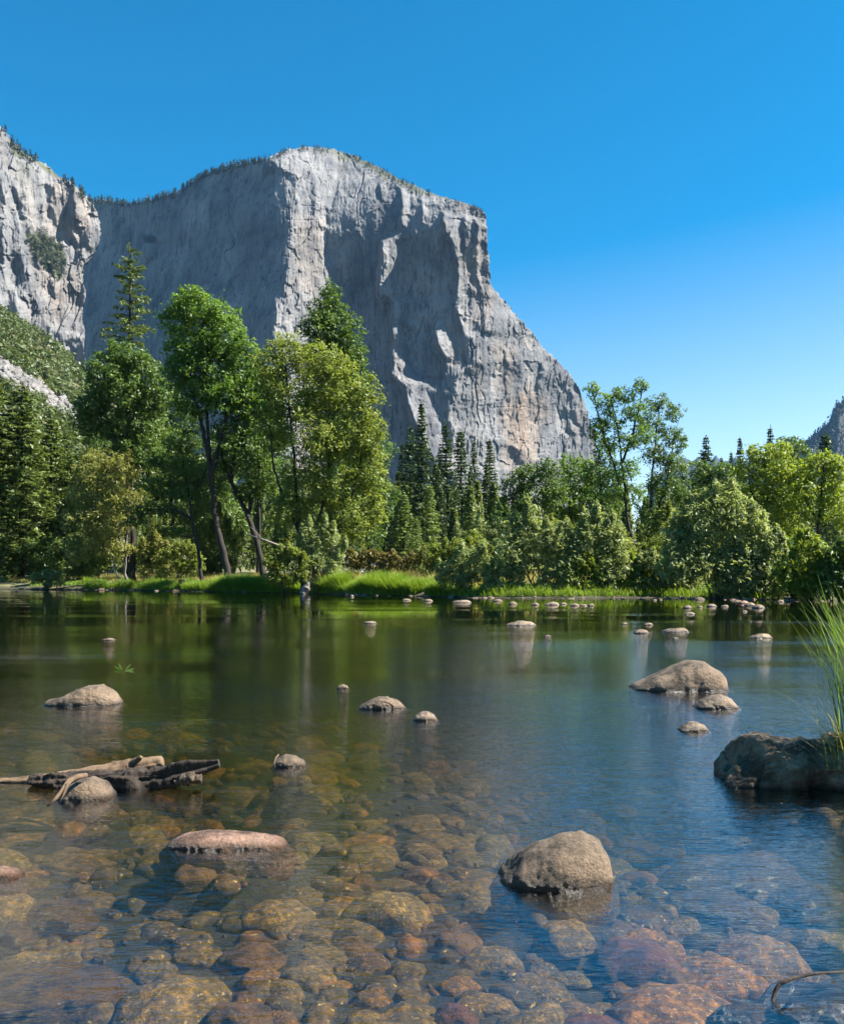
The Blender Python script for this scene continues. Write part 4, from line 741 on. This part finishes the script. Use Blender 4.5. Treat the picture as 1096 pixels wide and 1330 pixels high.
# ------------------------------------------------------------------ rocks
def sphere(nu, nv):
    th = np.linspace(0, math.pi, nv); ph = np.linspace(0, 2*math.pi, nu, endpoint=False); T, Ph = np.meshgrid(th[1:-1], ph, indexing='ij')
    V = np.stack([np.cos(T), np.sin(T)*np.cos(Ph), np.sin(T)*np.sin(Ph)], -1).reshape(-1, 3); V = np.concatenate([V, [[1, 0, 0], [-1, 0, 0]]])
    n = nv-2; i = np.arange(n*nu).reshape(n, nu); j = np.roll(i, -1, 1); q = np.stack([i[:-1], j[:-1], j[1:], i[1:]], -1).reshape(-1, 4)
    t = np.concatenate([np.stack([np.full(nu, n*nu), j[0], i[0]], 1), np.stack([np.full(nu, n*nu+1), i[-1], j[-1]], 1)]); return V, q, t
SPH = sphere(56, 44); SPX = sphere(150, 110); SPS = sphere(18, 13)
def rock_mesh(prof, w, h, dep, below, seed, rough=.05, S=SPH, power=.55, facet=.0, flat=.0, name='rock'):
    """prof: (position along -1..1, height 0..1) of the upper outline; w,h,dep in metres"""
    V, q, t = S; a, b, c = V.T; r = np.sqrt(np.clip(1-a*a, 1e-6, 1)); top = np.interp(a, [p[0] for p in prof], [p[1] for p in prof])*h
    sgnp = lambda x, p: np.sign(x)*np.abs(x)**p
    cc, bb = sgnp(c/r, .8), sgnp(b/r, .85); env = r**power
    z = np.where(c > 0, cc*top, cc*below*env); y = bb*dep*.5*env*(1-.35*np.clip(cc, 0, 1)**2*0); x = a*w/2; fl = 1+.15*np.clip(-cc, 0, 1); x = x*fl; y = y*fl
    D = np.stack([x, y, z], 1); s = max(w, dep); k = 2.2/s
    nn = V/np.linalg.norm(V, axis=1)[:, None]*np.array([1, 1, 1.]); f = fbm(x*k+seed*3.1, y*k, z*k, seed, 7, .56)
    if facet: f = f+facet*np.round(fbm(x*k*.8, y*k*.8+seed, z*k*.8, seed+5, 2)*3)/3
    f = f-.5*np.exp(-(fbm(x*k*.7, y*k*.7+seed*2.3, z*k*.7, seed+8, 4)/.045)**2)*(facet > 0)
    D = D+nn*(f*rough*s)[:, None]*np.array([.6, 1, .8]); return D, [q, t]
def rock(px0, px1, top, wl, label, m='rock', prof=None, depr=.75, seed=0, rough=.05, group=None, S=SPH, below=.35, yaw=0., name='river_rock', facet=0., z0=0.):
    Yf = CAMZ*F/(wl-HY); w0 = (px1-px0)/F*Yf; dep = w0*depr; Yc = Yf+dep*.5; w = w0*Yc/Yf; h = (wl-top)/F*Yc*1.02-max(0, (Yc-Yf)/Yc*CAMZ*.98)*0
    zc = CAMZ-(top-HY)/F*Yc; h = max(zc*(.93 if Yf < 15 else .47), .03)-z0
    prof = prof or [(-1, 0), (-.7, .55), (-.2, .95), (.2, 1), (.65, .75), (1, 0)]
    if Yf < 15 and S is SPH: S = SPX
    below = below if Yf < 7.5 else min(below, .1)
    V, f = rock_mesh(prof, w, h, dep, below, seed, rough, S, facet=facet)
    o = mesh_np(name, V, f, M[m], smooth_=True, loc=(PX((px0+px1)/2, Yc), Yc, z0)); o.rotation_euler[2] = yaw; return tag(o, label, 'rock', group)
rock(645, 792, 1080, 1158, 'rounded speckled boulder nearest the camera in clear water, right of centre', 'rock', [(-1, 0), (-.93, .14), (-.6, .5), (-.25, .78), (.2, .96), (.5, 1), (.78, .86), (.93, .5), (1, 0)], .8, 3, .034, facet=.25)
rock(220, 372, 1077, 1106, 'long low pinkish rock left of centre with a pointed right end', 'rockpink', [(-1, 0), (-.93, .3), (-.75, .68), (-.35, 1), (.1, .96), (.4, .85), (.6, .68), (.8, .48), (.92, .3), (1, 0)], .42, 4, .03)
rock(60, 158, 888, 918, 'rock at the left with a flat step on its left and a round hump', 'rock', [(-1, 0), (-.92, .25), (-.55, .42), (-.3, .75), (.1, 1), (.5, .97), (.85, .55), (1, 0)], .6, 5, .035, facet=.35)
rock(464, 526, 903, 922, 'low brown rock left of a smaller domed one in midstream', 'rock', [(-1, 0), (-.7, .35), (-.1, .9), (.25, 1), (.7, .7), (1, 0)], .6, 6, .045, facet=.4)
rock(535, 568, 923, 937, 'small domed pale rock just right of the low brown one', 'rockpale', None, .8, 7, .04)
rock(355, 398, 979, 997, 'small rounded rock with a twig, right of the driftwood logs', 'rock', [(-1, 0), (-.85, .6), (-.3, 1), (.3, .9), (.8, .5), (1, 0)], .7, 8, .03)
rock(818, 940, 855, 899, 'large smooth boulder with a dark shaded left face and light top', 'rock', [(-1, 0), (-.9, .16), (-.5, .5), (-.1, .76), (.25, 1), (.55, .97), (.85, .6), (.95, .35), (1, 0)], .7, 9, .028)
rock(901, 958, 901, 922, 'pale low domed rock right in front of the large smooth boulder', 'rockpale', None, .75, 10, .03)
rock(880, 921, 937, 951, 'small pale flat rock below the pale domed one', 'rockpale', None, .7, 11, .035)
rock(932, 1160, 957, 1030, 'big dark mossy rock at the right edge under the tall grass', 'rockdark', [(-1, 0), (-.96, .2), (-.88, .4), (-.76, .62), (-.66, .9), (-.5, 1.0), (-.2, .97), (.3, 1.02), (.7, .9), (1, 0)], .75, 12, .085, facet=.9)
rock(76, 149, 1007, 1041, 'rounded rock in front of the driftwood with a root over it', 'rock', None, .75, 13, .03)
rock(-30, 30, 1125, 1142, 'low reddish rock cut off by the left edge of the photo', 'rockpink', None, .5, 14, .04)
small = [(472, 490, 803, 810, 'rockpale', 'lone small pale stone in calm water left of centre'), (657, 695, 800, 813, 'rockpale', 'pale angular rock in midstream below the vase-shaped willow'), (821, 842, 812, 823, 'rockpale', 'rounded pale stone left of a flat brown one'),
         (860, 893, 811, 821, 'rock', 'flat brownish stone right of a rounded pale one'), (973, 1001, 817, 829, 'rockdark', 'dark domed stone alone near the tall right grass'), (133, 151, 825, 832, 'rockpale', 'lone tiny pale stone in the dark water at the left'),
         (437, 453, 888, 895, 'rockdark', 'tiny dark stone above the low brown rock'), (835, 848, 806, 812, 'rockdark', 'tiny dark stone above the rounded pale stone'), (873, 881, 825, 830, 'rockpale', 'tiny pale stone just below the flat brownish one'), (705, 716, 823, 827, 'rockpale', 'tiny pale stone right of midstream below the angular rock'), (806, 815, 805, 811, 'rockdark', 'tiny dark stone left of another tiny dark one')]
for i, s in enumerate(small): rock(*s[:4], s[5], s[4], None, .8, 30+i, .05)
# stones along the far shore
GS = 'stones along the far shore'
row = [(588, 612, 775, 783, 'rockpale', 'flat pale stone farthest left of the shore row'), (640, 652, 775, 781, 'rockshore', 'stone at the foot of the vase-shaped willow'), (660, 671, 777, 785, 'rockshore', 'small two-lobed stone left in the shore row'), (689, 700, 779, 786, 'rockshore', 'tan stone second in the shore row'), (706, 726, 777, 786, 'rockpale', 'bigger rounded pale stone in the shore row'), (727, 736, 780, 785, 'rockpale', 'small pale stone right of the bigger one'), (738, 752, 779, 787, 'rockshore', 'brownish stone in the shore row'), (752, 763, 782, 787, 'rockpale', 'small stone near the right end of the shore row'), (763, 772, 780, 787, 'rockpale', 'pale stone ending the shore row'),
       (550, 562, 774, 781, 'rockshore', 'reddish stone under the bright grass strip'), (522, 534, 775, 780, 'rockshore', 'small stone under the middle of the grass strip'), (454, 460, 770, 775, 'rockpale', 'tiny stone near the left end of the grass strip'),
       (886, 898, 782, 790, 'rockpale', 'pale stone before the big silvery willow'), (888, 902, 792, 798, 'rockpale', 'pale low stone out in the water before the right shore'), (917, 930, 780, 788, 'rockpale', 'pale stone right of the first one before the silvery willow'), (905, 912, 784, 789, 'rockshore', 'small stone between two pale ones'), (936, 946, 783, 788, 'rockshore', 'light stone by the gravel bar'), (958, 972, 776, 784, 'rockpink', 'reddish boulder on the gravel bar'), (966, 980, 778, 787, 'rockdark', 'dark stone touching a pale one before the gravel bar'), (976, 992, 779, 790, 'rockpale', 'large pale stone beside the dark one'), (1008, 1018, 776, 782, 'rockpale', 'pale stone at the right of the gravel bar'), (962, 970, 790, 795, 'rockpale', 'tiny pale stone in the water below the dark one')]
for i, s in enumerate(row): rock(*s[:4], s[5], s[4], None, .8, 60+i, .06, GS, SPS, .2)
protoS = []
for i in range(6):
    V, f = rock_mesh([(-1, 0), (-.7, .6), (-.2, 1), (.3, .95), (.7, .6), (1, 0)], 1, .42, .8, .35, 120+i, .07, SPS); protoS.append(mesh_np('shore_stone', V, f, M[['rockshore', 'rockpale', 'rockshore', 'rock', 'rockshore', 'rockpink'][i]], smooth_=True, me_only=True))
rng = np.random.default_rng(77)
for i in range(170):
    u = rng.uniform()
    px = rng.uniform(770, 1100) if u < .62 else (rng.uniform(430, 770) if u < .8 else (rng.uniform(0, 140) if u < .9 else rng.uniform(140, 430)))
    Y0 = float(np.interp(px, [0, 150, 250, 400, 590, 900, 1080], [95, 90, 82, 75, 62, 61, 55])); x = PX(px, Y0); y = float(shore(x))+(rng.normal()*1.6-1.2 if 770 < px else rng.normal()*.4-.2); s = .12+.5*rng.uniform()**2*(1.6 if rng.uniform() < .12 else 1)
    z = max(float(ground_z(x, y)), -.06*s); o = link('shore_stone', protoS[i % 6], None, (x, y, z)); o.scale = (s*rng.uniform(.8, 1.5), s, s*rng.uniform(.45, .95)); o.rotation_euler[2] = rng.uniform(0, 6.28); tag(o, 'small grey-tan stone lying in the line of cobbles along the far water edge', 'stone', GS)

# stones on the river bed
protoB = []
for i in range(9):
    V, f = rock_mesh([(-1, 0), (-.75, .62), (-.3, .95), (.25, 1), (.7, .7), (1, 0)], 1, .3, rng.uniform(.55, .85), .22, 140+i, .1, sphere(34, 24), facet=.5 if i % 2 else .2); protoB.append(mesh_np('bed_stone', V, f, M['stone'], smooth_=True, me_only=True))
placed = []
def bed(px, py, w, label, m=None, depth=None, yaw=None, k=0, hs=1., group=None):
    """a stone whose upper side shows at photo pixel (px, py) through the surface"""
    zt = -.16 if depth is None else -depth; Yb = (CAMZ-zt)*F/(py-HY); x = PX(px, Yb); s = w/F*Yb; z = max(float(ground_z(x, Yb))-.02, zt-.36*s*hs)
    me = protoB[k % 9]
    if m: me = me.copy(); me.materials.clear(); me.materials.append(M[m])
    o = link('bed_stone', me, None, (x, Yb, z)); o.scale = (s, s, s*hs); o.rotation_euler[2] = rng.uniform(-.5, .5) if yaw is None else yaw; placed.append((x, Yb, s*.45)); return tag(o, label, 'stone', group)
GB = 'stones on the river bed'
spec = [(826, 1212, 128, 'large red stone under the water right of the near boulder', 'stonered', .12, 1.3), (585, 1190, 90, 'rusty orange stone under the water left of the near boulder', 'stoneorange', .14, 1.2), (460, 1215, 54, 'small rusty stone under water left of the orange one', 'stoneorange', .2, 1.), (325, 1228, 95, 'ochre stone lying under water in the lower left', 'stoneorange', .2, .9), (310, 1298, 95, 'golden brown stone near the bottom edge left of centre', 'stoneorange', .16, 1.), (590, 1302, 60, 'small reddish stone near the bottom edge in the middle', 'stonered', .15, 1.), (255, 1160, 70, 'golden stone under water below the pink rock', 'stoneorange', .25, 1.),
        (960, 1105, 190, 'long pale slab seen under blue water at the right', 'rock', .2, .7), (925, 1150, 130, 'second pale slab under blue water below the long one', 'rock', .18, .8), (1055, 1145, 110, 'pale slab under water at the right edge', 'rock', .2, .8), (820, 1160, 100, 'rounded pale stone under water right of the near boulder', 'rock', .18, 1.), (985, 1212, 130, 'grey slab under water above the ringed stone', None, .16, .9), (930, 1245, 150, 'broad brown stone under water at the lower right', None, .2, .9), (1075, 1205, 90, 'grey stone under water at the right edge', None, .2, 1.), (870, 1256, 46, 'small yellowish stone in the lower right under water', 'stoneorange', .14, 1.1), (880, 1290, 190, 'long ribbed brown slab near the bottom right', None, .14, .7), (1065, 1272, 140, 'tan stone breaking the surface at the bottom right corner', 'rock', -.01, .9), (975, 1300, 90, 'tan stone under the curved twig', 'rock', .08, .9), (500, 1170, 125, 'dark rounded stone under water in the lower middle', None, .16, 1.1), (515, 1300, 150, 'broad grey-brown stone at the bottom middle', None, .14, .9), (230, 1270, 170, 'broad brown stone at the lower left', None, .15, .8), (60, 1260, 180, 'broad grey stone at the bottom left', 'rock', .12, .6), (70, 1165, 110, 'pale brown stone under water at the left', 'rock', .12, .7), (20, 1195, 60, 'tan stone at the left edge under water', 'rock', .1, .9), (360, 1180, 110, 'olive stone under water below the pink rock', None, .2, .9), (700, 1305, 110, 'brown stone at the bottom right of centre', None, .14, 1.), (770, 1316, 100, 'reddish brown stone at the bottom right of centre', 'stonered', .15, .8), (640, 1230, 90, 'brown stone left of the submerged red one', None, .2, 1.)]
for i, (px, py, w, lb, m, dp_, hz) in enumerate(spec): bed(px, py, w, lb, m, dp_, None, i, hz)
cnt = 0
for tries in range(9000):
    if cnt >= 270: break
    u = rng.uniform(); py = 745+ (1360-745)*(.27+.73*u**.85) ; Yb = (CAMZ+.35)*F/(py-HY); px = rng.uniform(-40, 1140); x = PX(px, Yb); s = rng.uniform(.16, .62)*(.5+.5*rng.uniform()) * (1.25 if Yb > 6 else 1)
    if any((x-a)**2+((Yb-b)*.9)**2 < (.6*(c+s*.45))**2 for a, b, c in placed): continue
    gz = float(ground_z(x, Yb)); hz = rng.uniform(.45, .95); z = min(gz-.02*s, -.06-.36*s*hz)
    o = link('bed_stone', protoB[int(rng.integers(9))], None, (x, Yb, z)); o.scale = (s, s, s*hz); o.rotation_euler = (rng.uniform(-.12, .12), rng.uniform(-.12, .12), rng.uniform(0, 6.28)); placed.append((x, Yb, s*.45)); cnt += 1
    tag(o, 'brown algae-stained stone lying on the river bed under the clear water', 'stone', GB)
# pebbles
PV, PF, off = [], [], 0; S0 = sphere(7, 6)
for i in range(1300):
    u = rng.uniform(); Yb = 2.9+14*u**1.6; px = rng.uniform(-60, 1160); x = PX(px, Yb); s = rng.uniform(.01, .035)*(1+.6*u); R3 = np.linalg.qr(rng.normal(size=(3, 3)))[0]; v = (S0[0]*np.array([1, .8, .6])*s)@R3.T+[x, Yb, float(ground_z(x, Yb))+.15*s]; PV.append(v); PF.append((S0[1]+off, S0[2]+off)); off += len(v)
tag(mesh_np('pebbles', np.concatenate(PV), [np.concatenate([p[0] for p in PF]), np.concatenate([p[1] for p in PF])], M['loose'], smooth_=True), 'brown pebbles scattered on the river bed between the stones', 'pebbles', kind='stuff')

PV, PQ, PT_, off = [], [], [], 0; RM = [rock_mesh([(-1, 0), (-.75, .62), (-.3, .95), (.25, 1), (.7, .7), (1, 0)], 1, .34, rng.uniform(.55, .85), .3, 180+i, .1, SPS, facet=.4) for i in range(8)]
for i in range(1000):
    u = rng.uniform(); Yb = 2.8+10*u**1.5; x = PX(rng.uniform(-60, 1160), Yb); s = rng.uniform(.06, .2)*(1+.5*u); v, (q_, t_) = RM[i % 8]; a = rng.uniform(0, 6.283); ca, sa = math.cos(a), math.sin(a)
    v = (v*[s, s, s*rng.uniform(.6, 1.2)])@np.array([[ca, sa, 0], [-sa, ca, 0], [0, 0, 1]])+[x, Yb, float(ground_z(x, Yb))+.02*s]; PV.append(v); PQ.append(q_+off); PT_.append(t_+off); off += len(v)
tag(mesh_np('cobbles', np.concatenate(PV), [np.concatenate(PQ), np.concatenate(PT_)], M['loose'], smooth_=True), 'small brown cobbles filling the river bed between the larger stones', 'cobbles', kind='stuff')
# ------------------------------------------------------------------ driftwood, twigs, snag, stump
def log_mesh(pts, rad, seed, k=22, rough=.14, sub=10):
    pts = np.asarray(pts, float); n = len(pts)*sub; t = np.linspace(0, 1, len(pts)); tt = np.linspace(0, 1, n); p = np.stack([np.interp(tt, t, pts[:, i]) for i in range(3)], 1)
    for _ in range(6): p[1:-1] = (p[:-2]+2*p[1:-1]+p[2:])/4
    r = np.interp(tt, t, rad); g = Geo(); g.tube(p, r, k); V, f = g.arrays(); m = n*k; ax_ = np.repeat(p, k, 0); d = V[:m]-ax_; an = np.tile(np.arange(k)/k*6.283, n)
    ridges = fbm(np.cos(an)*2.2+seed, np.sin(an)*2.2, np.repeat(tt*2.2, k), seed, 4); lump = fbm(np.cos(an)*.8, np.sin(an)*.8+seed, np.repeat(tt*9, k), seed+3, 3)
    chip = fbm(np.cos(an)*1.6+seed, np.sin(an)*1.6, np.repeat(tt*26, k), seed+9, 3); V[:m] = ax_+d*np.clip(1+rough*1.6*ridges+rough*1.1*lump+rough*.9*chip, .35, 2.2)[:, None]; return V, f
def L3(l, Yc): return [P(a, b, Yc+(c[0] if c else 0)) for a, b, *c in l]
Yl = 7.0
root = thing('driftwood_log', 'pale bare driftwood log with a broken stub, over the dark log at the left', 'log', P(100, 1015, Yl))
V, f = log_mesh(L3([(-40, 1019, .1), (30, 1015, .1), (90, 1010, .12), (140, 1003, .14), (180, 998, .16), (212, 990, .18)], Yl), [.03, .035, .045, .062, .07, .05], 3); o_ = np.array(root.location); mesh_np('trunk', V-o_, f, M['dead'], root, True)
V, f = log_mesh(L3([(166, 998, .14), (178, 988, .13), (184, 983, .1)], Yl), [.04, .03, .01], 5, 12); mesh_np('branch_stub', V-o_, f, M['dead'], root, True)
M['logbark'] = barkmat('log_bark', (.006, .0045, .003), (.042, .028, .018), 14)
V, f = log_mesh(L3([(38, 1014), (70, 1014), (110, 1012), (160, 1016), (205, 1010), (245, 1001), (285, 991)], Yl-.05), [.035, .06, .055, .085, .08, .05, .022], 9, 40, .3, 22); tag(mesh_np('driftwood_log', V, f, M['logbark'], None, True), 'dark rough-barked log half sunk in the water at the left', 'log')
V, f = log_mesh(L3([(228, 1016), (245, 1011), (262, 1012)], Yl-.1), [.03, .05, .03], 19, 16, .2); tag(mesh_np('river_rock', V, f, M['rock'], None, True), 'small pale stone against the right end of the dark log', 'rock')
Yt_ = 6.25
G = Geo(); G.tube(L3([(112, 1007, .3), (100, 1009, .2), (90, 1014, .06), (82, 1026, 0), (74, 1036, -.03), (62, 1047, -.08)], Yt_), [.018, .02, .019, .016, .013, .006], 8); G.tube(L3([(96, 1011, .12), (88, 1019, .02), (84, 1030, -.02), (78, 1042, -.06)], Yt_), [.012, .012, .01, .004], 7); tag(G.build('root_twig', M['dead']), 'pale bare root draped over the rounded rock by the driftwood', 'root')
G = Geo(); G.tube(L3([(362, 980, 0), (358, 985, -.04), (356, 992, -.07), (358, 998, -.09)], 7.55), [.006, .007, .006, .003], 6); tag(G.build('twig', M['dead']), 'thin pale twig hooked on the left side of a small rounded rock', 'twig')
Yb = CAMZ*F/(1295-HY)
G = Geo(); G.tube(L3([(1098, 1262, .1), (1060, 1264, .06), (1030, 1270, .02), (1012, 1278, 0), (1006, 1288, 0), (1003, 1300, -.02), (1004, 1310, -.05)], Yb), [.005, .006, .007, .0085, .0085, .007, .004], 8); tag(G.build('curved_twig', M['logbark']), 'curved brown twig arching out of the water at the bottom right', 'twig')
G = Geo(); G.tube(L3([(930, 1000, 0), (938, 994, .03), (950, 991, .06)], 7.4), [.004, .012, .012], 7); tag(G.build('reddish_twig', M['dead']), 'short reddish twig end at the left tip of the big dark rock', 'twig')
sn = thing('snag', 'dead forked branch stuck in the far bank right of the grass mound', 'snag', P(395, 770, 73)); so = np.array(sn.location)
V, f = log_mesh(L3([(395, 772), (396, 760), (392, 750), (384, 741), (379, 736)], 73), [.32, .26, .17, .12, .05], 23, 12); mesh_np('trunk', V-so, f, M['bark'], sn, True)
V, f = log_mesh(L3([(396, 762), (401, 752), (404, 744), (405, 735)], 73), [.16, .12, .07, .02], 24, 10); mesh_np('branch', V-so, f, M['bark'], sn, True)
V, f = log_mesh(L3([(393, 772), (398, 764), (401, 756)], 72.6), [.28, .3, .1], 27, 12); mesh_np('root_ball', V-so, f, M['greybark'], sn, True)
b = place(237, 84); V, f = log_mesh([b, b+[0, 0, .5], b+[.03, 0, 1.]], [.42, .34, .33], 31, 16, .1); tag(mesh_np('tree_stump', V, f, M['bark'], None, True), 'short dark tree stump on the grassy bank left of the bright tree', 'stump')
b = place(292, 84); G = Geo()
G.tube([P(322, 694, 84), P(345, 702, 84), P(372, 712, 84.5)], [.05, .09, .12], 8); G.tube([P(340, 700, 84), P(332, 690, 84), P(325, 684, 83.6)], [.06, .04, .015], 6); tag(G.build('fallen_branch', M['greybark']), 'grey fallen bare branch leaning through the bushes right of the dark trunks', 'branch')
# a leafy sprig drifting at the left
rng = np.random.default_rng(12); Ys = CAMZ*F/(882-HY); c = P(160, 876, Ys); G = Geo(); G.tube([c+[-.06, 0, -.05], c+[-.02, 0, 0], c+[.05, 0, .05]], [.006, .005, .003], 5)
sp = thing('leaf_sprig', 'tiny green leafy sprig standing in the water at the left', 'sprig', c); G.build('stem', M['pine'], sp, org=c)
a_ = np.array([-.6, .3, 2.6, 3.4, .9, 2.1]); C = np.array([[.05*math.cos(t), 0, .03+.05*abs(math.sin(t))] for t in a_])+[.01, 0, 0]; V = []
for t, cc in zip(a_, C):
    d = np.array([math.cos(t), .2, math.sin(t)*.7+.2]); d /= np.linalg.norm(d); s_ = np.array([-d[2], .3, d[0]]); V += [cc-d*.02, cc+d*.05+s_*.018, cc+d*.13, cc+d*.05-s_*.018]
mesh_np('leaves', V, np.arange(24).reshape(-1, 4), M['sedge'], sp, attr={'tint': np.full(24, .8)})

# the tall grass on the right rock
rng = np.random.default_rng(15); ro = thing('tall_grass', 'tall arching green grass tuft on the dark rock at the right edge', 'grass', P(1112, 985, 6.95)); oo = np.array(ro.location)
n = 1100; t = rng.uniform(0, 1, n); base = np.stack([PX(1124, 6.95)+rng.normal(size=n)*.1+.17, 6.95+rng.normal(size=n)*.16, np.full(n, oo[2]-.04)], 1); hh = rng.uniform(.5, 1.55, n); az = rng.normal(math.pi, 1.15, n)
v, q = blades(base, hh, rng, rng.uniform(.0025, .005, n), .33, 7, .6, az); mesh_np('blades', v-oo, q, M['sedge'], ro, attr={'tint': np.repeat(np.clip(rng.normal(.45, .25, n), 0, 1), 16)})
n = 90; base = np.stack([PX(1100, 6.9)+rng.normal(size=n)*.12, 6.8+rng.normal(size=n)*.12, np.full(n, oo[2]-.04)], 1); v, q = blades(base, rng.uniform(.4, .75, n), rng, np.full(n, .0025), .7, 7, .9, rng.normal(math.pi, .7, n)); mesh_np('dry_blades', v-oo, q, M['drygrass'], ro, attr={'tint': np.repeat(rng.uniform(0, 1, n), 16)})

# ------------------------------------------------------------------ the valley's air
m, n_, L_, out = mat('valley_air'); pv = n_.new('ShaderNodeVolumePrincipled'); pv.inputs['Color'].default_value = (.3, .6, 1, 1); pv.inputs['Density'].default_value = 2e-5; pv.inputs['Anisotropy'].default_value = 0.; L_.new(pv.outputs[0], out.inputs['Volume'])
V = (cube*.5+.5); V = V*np.array([19000, 9900, 1453])+np.array([-9500, -300, -3]); tag(mesh_np('haze', V, cf, m), kind='stuff')
